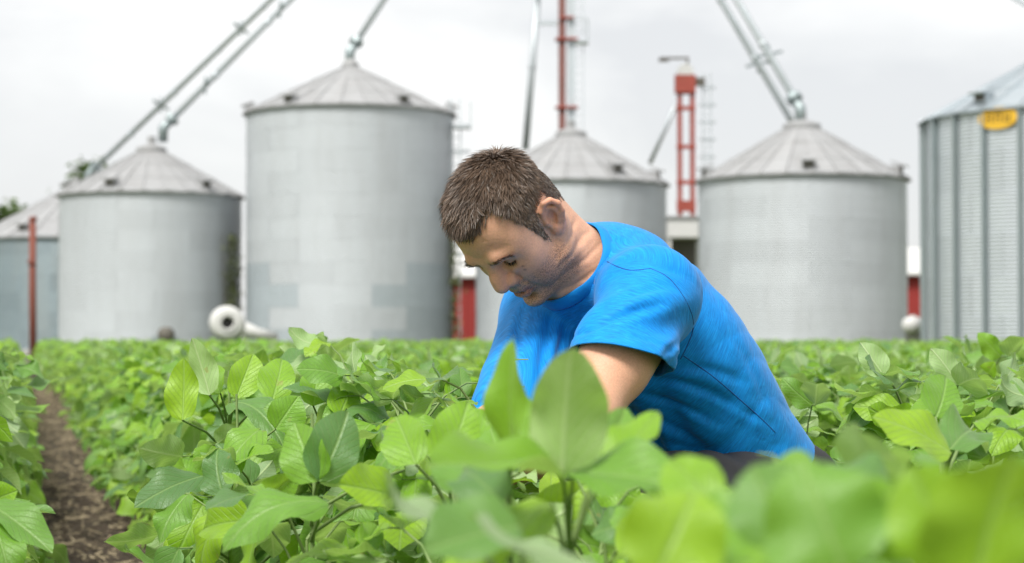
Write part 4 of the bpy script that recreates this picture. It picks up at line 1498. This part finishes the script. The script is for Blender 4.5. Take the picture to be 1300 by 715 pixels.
def tree(label, px, ytop, d, w, seed):
    rng = np.random.default_rng(seed)
    c = at(px, 428, d); H = at(px, ytop, d)[2]
    r = empty('broadleaf_tree', (c[0], c[1], 0))
    tag(r, label, 'tree', 'trees behind the bins')
    m = MB()
    m.tube([(0, 0, -.1), (.1, 0, H * .3), (.05, .1, H * .55), (0, 0, H * .8)], [.35, .28, .2, .06], 8)
    tips = []
    for i in range(9):
        a = i * 2.4; z = H * (.28 + .055 * i)
        e = Vector((math.cos(a) * w * .33, math.sin(a) * w * .33, z + H * .18))
        m.tube([(0, 0, z), e * .5 + Vector((0, 0, z * .5 + H * .03)), e], [.13, .09, .03], 6); tips.append(e)
    m.build('trunk', M_BARK, r, True)
    P = []
    for i in range(70):
        a = rng.uniform(0, 2 * PI); f = rng.random() ** .5; z = rng.uniform(.34, 1.0)
        env = math.sin(PI * min(1, (z - .25) / .8)) ** .6
        cc = np.array((math.cos(a) * w * .5 * f * env, math.sin(a) * w * .5 * f * env, H * z - .4))
        k = rng.integers(50, 110)
        P.append(cc + rng.normal(size=(k, 3)) * np.array((.5, .5, .38)) * rng.uniform(.6, 1.2))
    V, F, T = leaf_cloud(np.concatenate(P), .22, rng)
    cloud_obj('crown', V, F, T, M_TREE, r)
tree('green tree top showing over the blue bin at the edge of the yard', 2, 263, 125, 5.5, 1)
tree('green tree top peeping over the roof slope of the short pale bin', 116, 207, 130, 5.0, 2)

def climber(label, b, bearing, z0, z1, w, seed):
    rng = np.random.default_rng(seed)
    _, c, R, H, _ = b
    a = -PI / 2 + bearing
    r = empty('climbing_vine', (c[0] + (R + .1) * math.cos(a), c[1] + (R + .1) * math.sin(a), 0), a)
    tag(r, label, 'vine', 'climbing vines on the bins')
    m = MB()
    for k in range(4):
        y = rng.normal(0, w * .25)
        m.tube([(.0, y * .3, 0), (.02, y * .7, z0 + (z1 - z0) * .4), (.0, y, z1)], [.03, .025, .01], 5)
    m.build('stem', M_BARK, r)
    n = 420
    z = z0 + (z1 - z0) * rng.random(n)
    y = rng.normal(0, w * .32, n) * (1.1 - .5 * (z - z0) / (z1 - z0))
    P = np.stack([np.abs(rng.normal(0, .16, n)) - (y ** 2) / (2 * R), y, z], 1)
    V, F, T = leaf_cloud(P, .10, rng)
    cloud_obj('leaves', V, F, T, M_VINE, r)
climber('green vine climbing the shaded side of the short pale bin', b1, 1.17, .1, at(290, 300, 80)[2], 1.0, 3)
climber('patch of green vine high on the side of the tallest bin', b2, 1.32, .1, at(562, 268, 78)[2], .6, 4)
# ================================================================== the soybean crop
def leaf_material():
    t = NT('soybean_leaf')
    uv = t.n('UVMap', uv_map='leaf').outputs['UV']
    sep = t.n('SeparateXYZ'); t.l(uv, sep.inputs[0])
    v, w = sep.outputs[0], sep.outputs[1]
    aw = t.math('ABSOLUTE', w)
    oi = t.n('ObjectInfo')
    own = t.math('GREATER_THAN', oi.outputs['Object Index'], .5)          # a leaf with a hue of its own (pass index 1-100)
    fr = t.math('FRACT', t.math('ADD', oi.outputs['Random'], t.n('Attribute', attribute_name='tint').outputs['Fac']))
    rnd = t.math('ADD', t.math('MULTIPLY', own, t.math('MULTIPLY', oi.outputs['Object Index'], .01)), t.math('MULTIPLY', t.math('SUBTRACT', 1.0, own), fr))
    tc = t.n('TexCoord').outputs['Object']
    pos = t.n('NewGeometry').outputs['Position']
    # side veins sweep forward from the midrib
    ph = t.math('FRACT', t.math('MULTIPLY', t.math('SUBTRACT', v, t.math('MULTIPLY', aw, .42)), 8.0))
    vein = t.math('SUBTRACT', 1.0, t.math('MULTIPLY', t.math('ABSOLUTE', t.math('SUBTRACT', ph, .5)), 2.0))
    side = t.ramp(vein, [(.84, 0.0), (.96, 1.0)])
    mid = t.ramp(aw, [(.018, 1.0), (.080, 0.0)])
    veins = t.math('MAXIMUM', mid, t.math('MULTIPLY', side, .75))
    up = t.n('ValToRGB')
    cols = [(0.0, (.100, .220, .068)), (.18, (.140, .295, .062)), (.42, (.195, .415, .030)), (.75, (.255, .485, .014)), (1.0, (.345, .56, .014))]
    els = up.color_ramp.elements
    while len(els) < len(cols): els.new(.5)
    for e, (p, c) in zip(els, cols):
        e.position = p; e.color = (*c, 1)
    t.l(t.math('POWER', rnd, 1.1), up.inputs[0])
    mott = t.noise(pos, 55, 4, .6)
    top = t.mix(t.math('MULTIPLY', mott, .35), up.outputs[0], (.06, .17, .03))
    top = t.mix(t.math('MULTIPLY', veins, .42), top, (.34, .50, .17))
    under = t.mix(.66, up.outputs[0], (.40, .53, .30))  # natural pale underside, lightened further in place of silvery sky sheen
    under = t.mix(t.math('MULTIPLY', veins, .80), under, (.58, .70, .38))
    back = t.n('NewGeometry').outputs['Backfacing']
    col = t.mix(back, top, under)
    # a few eaten or yellowed spots
    spot = t.ramp(t.noise(pos, 38, 2, .4), [(.735, 0.0), (.76, 1.0)])
    col = t.mix(t.math('MULTIPLY', spot, .55), col, (.33, .29, .08))
    t.color(col)
    t.l(t.math('ADD', t.math('MULTIPLY', back, .12), .44), t.b.inputs['Roughness'])
    t.b.inputs['Specular IOR Level'].default_value = .6
    t.b.inputs['Sheen Weight'].default_value = .10
    bs = t.n('Bump'); bs.inputs['Strength'].default_value = .7; bs.inputs['Distance'].default_value = .0016
    vor = t.n('TexVoronoi', feature='DISTANCE_TO_EDGE'); vor.inputs['Scale'].default_value = 260; t.l(pos, vor.inputs['Vector'])
    net = t.ramp(vor.outputs['Distance'], [(.0, 0.0), (.16, 1.0)])
    hgt = t.math('SUBTRACT', t.math('ADD', t.math('MULTIPLY', t.noise(pos, 80, 2, .5), .5), t.math('MULTIPLY', net, .15)), t.math('MULTIPLY', veins, 1.0))
    t.l(hgt, bs.inputs['Height']); t.l(bs.outputs[0], t.b.inputs['Normal'])
    tr = t.n('BsdfTranslucent')
    t.l(t.mix(.55, col, (.46, .74, .05)), tr.inputs['Color'])
    mx = t.n('MixShader'); mx.inputs[0].default_value = .36
    t.l(t.b.outputs[0], mx.inputs[1]); t.l(tr.outputs[0], mx.inputs[2]); t.l(mx.outputs[0], t.o.inputs['Surface'])
    return t.m
M_LEAF = leaf_material()
def stem_material():
    t = NT('soybean_stem')
    pos = t.n('NewGeometry').outputs['Position']
    t.color(t.mix(t.noise(pos, 40, 4, .6), (.12, .20, .05), (.24, .33, .11)))
    t.set(Roughness=.6)
    return t.m
M_STEM = stem_material()

def leaf_geo(nl, nw, seed, fold=.25, droop=.35, curl=.0, wave=.05):
    """A leaflet of unit length along +X, normal +Z. Returns verts, faces, uv."""
    rng = np.random.default_rng(seed)
    v = np.linspace(0, 1, nl + 1)
    w = np.linspace(-1, 1, nw + 1)
    half = .335 * (np.clip(v, 0, 1) ** .52) * (np.clip(1 - v, 0, 1) ** .78) / (.40 ** .52 * .60 ** .78)
    half = half * (1 + .04 * np.sin(v * 9 + seed))
    Vv, Ww = np.meshgrid(v, w, indexing='ij')
    Hh = np.repeat(half[:, None], nw + 1, 1)
    asym = 1 + .10 * math.sin(seed * 2.1) * np.sign(Ww)
    y = Ww * Hh * asym
    ph = rng.uniform(0, 6.28, 4)
    z = fold * np.abs(y) * (1 - .45 * np.abs(Ww)) - curl * y * y * 2.5
    z += wave * Hh * np.abs(Ww) ** 1.6 * 1.6 * np.sin(Vv * 11 + ph[0] + np.sign(Ww) * ph[1])
    z += .018 * np.sin(Vv * 6 + ph[2]) * Ww
    # bend along the length
    ang = -droop * Vv * 1.3
    xx = np.cumsum(np.concatenate([[0], np.cos(ang[:-1, 0]) * np.diff(v)])); zz = np.cumsum(np.concatenate([[0], np.sin(ang[:-1, 0]) * np.diff(v)]))
    X = xx[:, None] - z * np.sin(ang); Z = zz[:, None] + z * np.cos(ang)
    sd = .06 * math.sin(seed * 1.7) * Vv ** 2
    P = np.stack([X, y + sd, Z], 2).reshape(-1, 3)
    i, j = np.meshgrid(np.arange(nl), np.arange(nw), indexing='ij')
    a = (i * (nw + 1) + j).ravel()
    F = np.stack([a, a + nw + 1, a + nw + 2, a + 1], 1)
    UVc = np.stack([Vv, Ww * Hh / .335], 2).reshape(-1, 2)
    return P, F, UVc

LEAF_KIND = [dict(fold=.30, droop=.30, wave=.12), dict(fold=.55, droop=.20, wave=.10), dict(fold=.16, droop=.75, wave=.18), dict(fold=.36, droop=1.15, curl=.3, wave=.14),
             dict(fold=.80, droop=.40, wave=.10), dict(fold=-.18, droop=.60, wave=.20), dict(fold=.26, droop=-.40, wave=.14)]
def leaf_mesh(nl, nw, k, name='leaf'):
    P, F, uvc = leaf_geo(nl, nw, k + 1, **LEAF_KIND[k % len(LEAF_KIND)])
    me = mesh_np(name, P, F, True, M_LEAF)
    set_uv(me, uvc)
    return me
def set_uv(me, uvc):
    l = me.uv_layers.new(name='leaf')
    idx = np.empty(len(me.loops), dtype=np.int32); me.loops.foreach_get('vertex_index', idx)
    l.data.foreach_set('uv', np.asarray(uvc, dtype=np.float32)[idx].ravel())
LEAF_ME = [leaf_mesh(14, 8, k) for k in range(len(LEAF_KIND))]
LEAF_MID = [leaf_geo(5, 4, k + 1, **LEAF_KIND[k]) for k in range(len(LEAF_KIND))]
LEAF_LOW = [leaf_geo(3, 2, k + 1, **LEAF_KIND[k]) for k in range(len(LEAF_KIND))]

def frame(base, d, n, length, width=1.0):
    """Matrix for a leaf: X along d, Z along n."""
    x = unit(d); z = np.asarray(n, float); z = unit(z - x * (z @ x)); y = np.cross(z, x)
    M = np.eye(4)
    M[:3, 0] = x * length; M[:3, 1] = y * length * width; M[:3, 2] = z * length; M[:3, 3] = base
    return M

def tube_np(pts, rs, n=5):
    pts = np.asarray(pts, float)
    V, F = [], []
    for i, p in enumerate(pts):
        d = unit(pts[min(i + 1, len(pts) - 1)] - pts[max(i - 1, 0)])
        a = np.cross(d, (.31, .17, .93) if abs(d[2]) < .9 else (1, .2, 0)); a = unit(a); b = np.cross(d, a)
        for k in range(n):
            t = 2 * math.pi * k / n
            V.append(p + (a * math.cos(t) + b * math.sin(t)) * rs[i])
    for i in range(len(pts) - 1):
        for k in range(n):
            F.append((i * n + k, i * n + (k + 1) % n, (i + 1) * n + (k + 1) % n, (i + 1) * n + k))
    return np.array(V), np.array(F)

def plant_plan(seed, H=.72, nodes=13, zmin=.12, size=1.0):
    """Leaflet matrices with their mesh index, and stem tubes, for one plant standing at the origin."""
    rng = np.random.default_rng(seed)
    leaves, tubes = [], []
    lean = rng.normal(0, .035, 2)
    def sp(z): return np.array((lean[0] * (z / H) ** 1.5, lean[1] * (z / H) ** 1.5, z))
    tubes.append(([sp(0) - (0, 0, .02), sp(H * .33), sp(H * .66), sp(H * .90)], [.0050, .0045, .0035, .0022]))
    az = rng.uniform(0, 6.28)
    for i in range(nodes):
        f = i / (nodes - 1)
        z = H * (zmin + (.90 - zmin) * f ** .85)
        az += math.pi + rng.normal(0, .55)
        pl = (.21 - .11 * f) * rng.uniform(.75, 1.2)
        el = .40 + .40 * f + rng.normal(0, .14)
        h = np.array((math.cos(az), math.sin(az), 0))
        b = sp(z)
        e = b + h * pl * math.cos(el) + np.array((0, 0, pl * math.sin(el)))
        e[2] = min(e[2], H * 1.02)
        mid = (b + e) / 2 + np.array((0, 0, .012))
        tubes.append(([b, mid, e], [.0024, .0018, .0014]))
        L = size * (.116 - .034 * max(0, f - .65) / .35) * rng.uniform(.8, 1.15)
        top = f > .9
        for (yaw, off, sc) in ((0, .022, 1.0), (1.25, .0, .90), (-1.25, .0, .90)):
            yw = az + yaw + rng.normal(0, .22)
            pitch = rng.normal(-.22 - .35 * (1 - f), .34) if not top else rng.normal(.25, .35)
            d = np.array((math.cos(yw) * math.cos(pitch), math.sin(yw) * math.cos(pitch), math.sin(pitch)))
            n = np.array((0, 0, 1.0)) + h * (.15 + .65 * (1 - f)) + rng.normal(0, .50, 3)
            if rng.random() < .10: n = n * np.array((1, 1, -.5))
            base = e + h * off
            if off: tubes.append(([e, base], [.0012, .0010]))
            leaves.append((frame(base, d, n, L * sc * rng.uniform(.9, 1.08), rng.uniform(.88, 1.12)), int(rng.integers(len(LEAF_KIND)))))
    return leaves, tubes

def tubes_mesh(tubes, n=5):
    Vs, Fs, o = [], [], 0
    for p, r in tubes:
        V, F = tube_np(p, r, n)
        Vs.append(V); Fs.append(F + o); o += len(V)
    return mesh_np('stem', np.concatenate(Vs), np.concatenate(Fs), True, M_STEM)

def bake(leaves, geo, rng):
    """Join leaflets into arrays."""
    Vs, Fs, Us, Ts, o = [], [], [], [], 0
    for M, k in leaves:
        P, F, uvc = geo[k]
        Vs.append(P @ M[:3, :3].T + M[:3, 3]); Fs.append(F + o); Us.append(uvc); Ts.append(np.full(len(P), rng.random())); o += len(P)
    return np.concatenate(Vs), np.concatenate(Fs), np.concatenate(Us), np.concatenate(Ts)

PLANS = [plant_plan(100 + k, .72, 20 + k % 3, .18) for k in range(8)]
STEMS = [tubes_mesh(p[1]) for p in PLANS]
_rng = np.random.default_rng(77)
MIDS = []
for p in PLANS:
    V, F, U, T = bake(p[0], LEAF_MID, _rng)
    me = mesh_np('foliage', V, F, True, M_LEAF); set_uv(me, U)
    a_ = me.attributes.new('tint', 'FLOAT', 'POINT'); a_.data.foreach_set('value', T.astype(np.float32))
    MIDS.append(me)
LOWS = [bake(p[0], LEAF_LOW, _rng) for p in PLANS]
FARS = []
for k in range(5):
    lv, _ = plant_plan(300 + k, .72, 11, .42, 1.12)
    FARS.append(bake(lv, LEAF_LOW, _rng))

def seg_dist(p, a, b):
    d = b - a; t = np.clip(((p - a) @ d) / (d @ d), 0, 1)
    return np.linalg.norm(p - a - t * d)
BODY = [(HIP, NECK, .17), (SH_L, EL_L, .085), (EL_L, WR_L, .05), (SH_R, EL_R, .085), (EL_R, WR_R, .05), (HIP_L, KN_L, .12), (KN_L, AN_L, .09), (HIP_R, KN_R, .12), (KN_R, AN_R, .10),
        (HEAD_O, HEAD_O + v3(0, .01, 0), .17), (SH_L, NECK, .09)]
def in_body(p, pad=.03):
    return any(seg_dist(p, a, b) < r + pad for a, b, r in BODY)

def proj(x, y, z=0.0):
    return 650 + FPX * x / max(y, .01), 428 - FPX * (z - CAM_Z) / max(y, .01)

# ------------------------------------------------------------------ plants placed leaf by leaf: the ones that stand out in the photograph
GROUP = 'soybean plants in the rows'
def lf(bp, bd, tp, td, w, facing, kind, hue=0):
    """leaflet: base pixel/distance, tip pixel/distance, width in m, facing vector of its upper side, mesh kind"""
    return (at(bp[0], bp[1], bd), at(tp[0], tp[1], td), w, np.array(facing, float), kind, hue)
HERO_SPOTS = []
def hero_plant(label, base, H, leaves, seed, nodes=8):
    rng = np.random.default_rng(seed)
    root = empty('soybean_plant', (base[0], base[1], 0))
    tag(root, label, 'plant', GROUP)
    HERO_SPOTS.append(base)
    o = np.array((base[0], base[1], 0.0))
    lv, tb = plant_plan(seed, H * .84, nodes + 4, .25)
    tb.append(([np.array((0, 0, H * .7)), np.array((.004, 0, H * .85)), np.array((0, .004, H))], [.0035, .003, .002]))
    hues = [0] * len(lv)
    for (b, t, w, n, k, hue) in leaves:
        bl, tl_ = b - o, t - o
        zst = min(H, max(.25, bl[2] - .07))
        s = np.array((0, 0, zst))
        tb.append(([s, (s + bl) / 2 + np.array((0, 0, .01)), bl], [.0026, .0022, .0016]))
        d = tl_ - bl; L = np.linalg.norm(d)
        lv.append((frame(bl, d, n, L, w / (L * .67)), k)); hues.append(hue)
    obj('stem', tubes_mesh(tb, 6), root)
    for (M, k), hue in zip(lv, hues):
        c = M[:3, 3] + M[:3, 0] * .5 + o
        if in_body(c): continue
        qx, qy = proj(*c)
        if hue == 0 and qx > 600 and qx < 1045 and qy < 520 and c[1] < 3.3: continue
        lo = bpy.data.objects.new('leaf', LEAF_ME[k]); link(lo, root)
        lo.matrix_local = Matrix(M.tolist()); lo.pass_index = hue
CAMW = v3(0, -1, .0)        # towards the viewer
hero_plant('soybean plant with one tall pale upright leaf, in front of the crouching person\'s arm', at(722, 428, 1.66)[:2], .66, [
    lf((714, 604), 1.56, (719, 428), 1.53, .064, (0.10, 1, .10), 0, 97),
    lf((716, 606), 1.55, (552, 566), 1.46, .066, (-.15, -.55, 1), 1, 62),
    lf((728, 600), 1.57, (884, 604), 1.50, .066, (.2, -.7, .8), 1, 40),
    lf((700, 640), 1.60, (545, 655), 1.50, .058, (0, -.6, .9), 3),
    lf((770, 605), 1.62, (838, 508), 1.66, .040, (-.6, -1, .2), 0, 80),
    lf((760, 600), 1.66, (800, 512), 1.70, .040, (.5, -1, .3), 1),
], 501, 9)
hero_plant('soybean plant with a narrow folded leaf held upright beside the tall pale one', at(646, 428, 1.80)[:2], .64, [
    lf((650, 572), 1.66, (640, 430), 1.64, .040, (-.75, -1, .05), 1, 66),
    lf((642, 562), 1.72, (676, 492), 1.74, .030, (.6, -1, .1), 4),
    lf((600, 622), 1.66, (556, 512), 1.74, .050, (-.2, -1, .4), 3),
    lf((640, 640), 1.55, (560, 560), 1.60, .045, (-.2, -.8, .6), 2),
], 502, 9)
hero_plant('soybean plant whose leaves hide the crouching person\'s hands', at(578, 428, 2.35)[:2], .68, [
    lf((562, 596), 2.25, (604, 506), 2.28, .060, (.2, -1, .3), 0, 75),
    lf((612, 590), 2.30, (582, 516), 2.36, .058, (-.3, -1, .4), 1, 60),
    lf((636, 606), 2.20, (622, 524), 2.22, .056, (.2, -1, .3), 2, 50),
    lf((528, 590), 2.30, (500, 516), 2.36, .058, (-.3, -1, .4), 0, 72),
    lf((545, 560), 2.45, (470, 548), 2.40, .060, (0, -.4, 1), 3),
    lf((660, 600), 2.30, (690, 560), 2.25, .05, (.2, -.6, 1), 2),
], 511, 12)
hero_plant('soybean plant with broad pale leaves lying low before the tall upright leaf', at(668, 428, 1.30)[:2], .60, [
    lf((748, 712), 1.20, (586, 690), 1.14, .050, (0, .55, -1), 0, 30),
    lf((590, 668), 1.34, (448, 652), 1.30, .058, (0, .5, -1), 2, 20),  # pale underside turned up, its colour standing in for sky sheen
    lf((660, 668), 1.30, (540, 690), 1.26, .056, (0, -.8, .8), 1),
], 503, 6)
hero_plant('soybean plant with a broad blue-green leaf turned flat to the field edge', at(1060, 428, 1.08)[:2], .64, [
    lf((1075, 730), .98, (1010, 576), .98, .066, (-.1, -1, .35), 5, 40),
    lf((1090, 700), 1.0, (1150, 618), 1.0, .05, (.2, -1, .5), 0, 60),
    lf((1000, 690), 1.02, (948, 588), 1.04, .05, (-.5, -.6, .9), 1),
    lf((945, 612), 1.24, (1092, 540), 1.22, .044, (0, -.35, 1), 3),
    lf((1040, 600), 1.30, (1160, 585), 1.28, .05, (0, -.3, 1), 2),
], 504, 6)
hero_plant('soybean plant with large yellow-green leaves reaching over the outermost row', at(1235, 428, .98)[:2], .64, [
    lf((1240, 740), .92, (1268, 566), .92, .064, (.15, -1, .35), 6, 92),
    lf((1215, 720), .95, (1150, 592), .95, .05, (-.5, -1, .45), 1, 85),
    lf((1290, 680), .95, (1390, 600), .95, .06, (.3, -.8, .7), 2),
], 505, 6)
hero_plant('soybean plant with a rounded pale leaf below the person\'s dark trouser leg', at(868, 428, 1.16)[:2], .63, [
    lf((830, 740), 1.06, (888, 606), 1.06, .058, (.2, -1, .45), 2),
    lf((880, 690), 1.12, (985, 640), 1.10, .05, (0, -.8, .8), 1),
    lf((905, 640), 1.25, (850, 570), 1.28, .04, (-.3, -.9, .6), 0),
], 506, 6)
hero_plant('soybean plant with a whitish arching leaf over two upright dark leaves, left of the person', at(396, 428, 2.62)[:2], .70, [
    lf((418, 640), 2.36, (276, 606), 2.28, .075, (.05, -.45, 1), 3),
    lf((403, 612), 2.44, (372, 532), 2.46, .066, (-.35, -1, .15), 0),
    lf((405, 612), 2.44, (452, 522), 2.46, .070, (.35, -1, .2), 0),
    lf((500, 630), 2.36, (436, 612), 2.3, .06, (0, -.9, .5), 1),
    lf((532, 592), 2.5, (452, 566), 2.45, .058, (0, .5, -1), 2, 25),  # underside up, so its pale colour imitates sheen from the sky
], 507, 10)
hero_plant('soybean plant with a crinkled upright leaf at the edge of the bare furrow', at(300, 428, 3.15)[:2], .71, [
    lf((283, 628), 2.92, (262, 562), 2.94, .062, (-.25, -1, .12), 5),
    lf((258, 604), 3.0, (168, 628), 2.92, .068, (0, -.7, .75), 0),
    lf((300, 640), 2.9, (215, 700), 2.84, .066, (-.5, -.8, .4), 3),
    lf((330, 545), 3.1, (270, 585), 3.0, .07, (-.2, -.5, 1), 2),
    lf((350, 545), 3.1, (378, 502), 3.1, .062, (.3, -1, .5), 1),
], 508, 10)
hero_plant('tall soybean plant with bright upright leaves in front of the white fan', at(290, 428, 3.55)[:2], .74, [
    lf((266, 502), 3.40, (246, 430), 3.42, .048, (.2, 1, .1), 0, 80),
    lf((232, 534), 3.30, (236, 458), 3.34, .058, (-.1, -1, .2), 6, 96),
    lf((300, 506), 3.42, (322, 446), 3.46, .060, (.2, -1, .3), 1, 88),
    lf((346, 508), 3.36, (364, 448), 3.42, .066, (.1, -1, .3), 0, 78),
    lf((292, 514), 3.34, (352, 488), 3.20, .064, (.1, -.55, 1), 3, 22),
    lf((280, 500), 3.45, (262, 462), 3.5, .05, (-.3, -1, .3), 4, 70),
], 512, 11)
hero_plant('soybean plant with a round upright leaf, next to the one before the white fan', at(412, 428, 3.45)[:2], .73, [
    lf((398, 516), 3.30, (404, 460), 3.34, .060, (.1, -1, .2), 1, 60),
    lf((430, 530), 3.25, (452, 484), 3.30, .058, (.3, -1, .5), 0, 84),
    lf((385, 540), 3.15, (345, 506), 3.12, .064, (-.2, -.7, .9), 2, 40),
    lf((440, 520), 3.25, (500, 500), 3.20, .058, (.1, -.4, 1), 3, 16),
], 513, 11)
hero_plant('soybean plant with a broad sunlit leaf tilted towards the camera, behind the yellow-green leaves', at(1195, 428, 2.45)[:2], .70, [
    lf((1208, 575), 2.36, (1118, 512), 2.34, .074, (.15, -.75, .9), 0),
    lf((1205, 572), 2.40, (1262, 500), 2.5, .066, (.3, -.6, .8), 2),
    lf((1188, 530), 2.62, (1212, 474), 2.66, .062, (.2, -1, .35), 0),
    lf((1240, 535), 2.66, (1300, 508), 2.6, .06, (0, -.4, 1), 5),
], 509, 9)
hero_plant('soybean plant leaning over the furrow from the row by the rusty post', (fu(-.14, 2.72)), .60, [
    lf((-14, 640), 2.70, (62, 686), 2.62, .060, (0, -.5, 1), 0),
    lf((-10, 665), 2.66, (24, 726), 2.58, .055, (.3, -.7, .6), 2),
    lf((-10, 662), 2.8, (64, 634), 2.78, .030, (0, -.3, 1), 4),
    lf((-18, 640), 2.75, (18, 622), 2.72, .05, (.2, -1, .3), 1),
], 510, 5)

# ------------------------------------------------------------------ the rows
def canopy(px, d):
    """Plant height at a place: uneven, a little higher away from the camera."""
    return .735 if d > 3.2 else .68
spots = []
rng = np.random.default_rng(21)
for k in range(-16, 34):
    u = ROW_U0 + ROW_STEP * k
    r = -1.0 + rng.random() * .1
    while r < 48:
        r += rng.uniform(.065, .105) if r < 5 else rng.uniform(.095, .15) if r < 12 else rng.uniform(.13, .20)
        p = fu(u + rng.normal(0, .022), r)
        x, y = p
        if y < .55 or y > 43.5: continue
        px, _ = proj(x, y)
        m = 260 if y > 3 else 420
        if px < -m or px > 1300 + m: continue
        if k == -1 and y < 2.3: continue
        if k < -1 and y < 3.0: continue
        if k == 0 and y < .80: continue
        if any((x - h[0]) ** 2 + (y - h[1]) ** 2 < (.075 if h[1] > 2 else .09) ** 2 for h in HERO_SPOTS): continue
        base = v3(x, y, .05)
        if min(seg_dist(v3(x, y, 0), v3(a[0], a[1], 0), v3(b[0], b[1], 0)) - rr for a, b, rr in ((HIP_L, KN_L, .13), (HIP_R, KN_R, .13), (KN_R, AN_R, .10), (HIP, HIP + v3(.001, 0, 0), .2))) < 0: continue
        spots.append((y, x, px, k))
spots.sort()
def place(i, y, x, px, k):
    h = rng.normal(1.0, .045)
    want = .665 if y < 2.4 else (.72 if k == 0 and y < 7 else .70 if y < 6 else .675)
    if 640 < px < 1060 and y < 2.9: want = min(want, (CAM_Z - (590 - 428) / FPX * y) / 1.08)
    if k == -1: want = min(want, .70)
    s = want / .72 * h
    if k == 0 and y > 2.6: wide = .92 if y < 8 else 1.05
    elif k == -1: wide = .70 if y < 4.5 else .88 if y < 8 else 1.05
    else: wide = 1.0
    return s, wide, rng.uniform(0, 6.283), int(rng.integers(len(PLANS)))
N_LEAFY, N_PLANT = 105, 300
leafy = mid = 0
far_V, far_F, far_U, far_T, far_o = [], [], [], [], 0
def row_label(k):
    if k <= -2: return 'soybean plant in a row beyond the furrow, on the blue bin\'s side'
    if k == -1: return 'soybean plant in the row edging the bare furrow on the rusty post\'s side'
    if k == 0: return 'soybean plant in the row between the bare furrow and the crouching person'
    n = ['first', 'second', 'third', 'fourth', 'fifth', 'sixth', 'seventh', 'eighth', 'ninth', 'tenth', 'eleventh', 'twelfth'][min(k - 1, 11)]
    return 'soybean plant in the %s row behind the crouching person, towards the bins' % n
for i, (y, x, px, k) in enumerate(spots):
    s, wide, rz, v = place(i, y, x, px, k)
    inview = -70 < px < 1370 and not (y < 1.0 and px < 700)
    if inview and leafy < N_LEAFY:
        root = empty('soybean_plant', (x, y, 0), rz)
        root.scale = (s * wide, s * wide, s)
        tag(root, row_label(k), 'plant', GROUP)
        obj('stem', STEMS[v], root)
        c_, s_ = math.cos(rz), math.sin(rz)
        for (M, kk) in PLANS[v][0]:
            if M[2, 3] < .20 and y > 1.5: continue
            c = M[:3, 3] + M[:3, 0] * .5
            cw = np.array((x + (c[0] * c_ - c[1] * s_) * s * wide, y + (c[0] * s_ + c[1] * c_) * s * wide, c[2] * s))
            if in_body(cw): continue
            if cw[1] < .75: continue
            qx, qy = proj(*cw)
            if (655 < qx < 1045 and cw[1] < 3.3 and qy < 588) or (596 < qx <= 655 and cw[1] < 3.3 and qy < 512) or (1000 < qx < 1130 and cw[1] < 2.2 and qy < 572): continue
            lo = bpy.data.objects.new('leaf', LEAF_ME[kk]); link(lo, root)
            lo.matrix_local = Matrix(M.tolist())
        leafy += 1
    elif inview and leafy + mid < N_PLANT - len(HERO_SPOTS):
        root = empty('soybean_plant', (x, y, 0), rz)
        root.scale = (s * wide, s * wide, s)
        tag(root, row_label(k), 'plant', GROUP)
        obj('stem', STEMS[v], root); obj('foliage', MIDS[v], root)
        mid += 1
    else:
        V, F, U, T = (LOWS[v] if y < 16 else FARS[v % len(FARS)])
        c_, s_ = math.cos(rz), math.sin(rz)
        W = np.empty_like(V)
        W[:, 0] = x + (V[:, 0] * c_ - V[:, 1] * s_) * s * wide; W[:, 1] = y + (V[:, 0] * s_ + V[:, 1] * c_) * s * wide; W[:, 2] = V[:, 2] * s
        far_V.append(W); far_F.append(F + far_o); far_U.append(U); far_T.append((T + rng.random()) % 1.0); far_o += len(V)
me = mesh_np('soybean_field', np.concatenate(far_V), np.concatenate(far_F), True, M_LEAF)
set_uv(me, np.concatenate(far_U))
a_ = me.attributes.new('tint', 'FLOAT', 'POINT'); a_.data.foreach_set('value', np.concatenate(far_T).astype(np.float32))
o = obj('soybean_field', me)
tag(o, 'dense mass of soybean leaves stretching from the near rows to the bins', 'soybean field', kind='stuff')
print('plants', leafy, mid, len(spots), 'far quads', len(me.polygons))

# a grass weed in the furrow
def weed():
    c = fu(.30, 4.9)
    r = empty('grass_weed', (c[0], c[1], 0))
    tag(r, 'thin green grass weed growing in the bare furrow', 'weed')
    for q in range(5):
        a = q * 1.3
        h = Vector((math.cos(a), math.sin(a), 0))
        P = [h * (.03 * t + .06 * t * t) + Vector((0, 0, .16 * t - .05 * t * t)) for t in np.linspace(0, 1, 6)]
        s = Vector((-h.y, h.x, 0))
        m = MB()
        vs = []
        for t, p in zip(np.linspace(0, 1, 6), P): vs += [p - s * .005 * (1.02 - t), p + Vector((0, 0, -.001)), p + s * .005 * (1.02 - t)]
        fs = []
        for i in range(5): fs += [(i * 3, i * 3 + 1, i * 3 + 4, i * 3 + 3), (i * 3 + 1, i * 3 + 2, i * 3 + 5, i * 3 + 4)]
        m.add(vs, fs); m.build('blade', M_STEM, r, True)
weed()
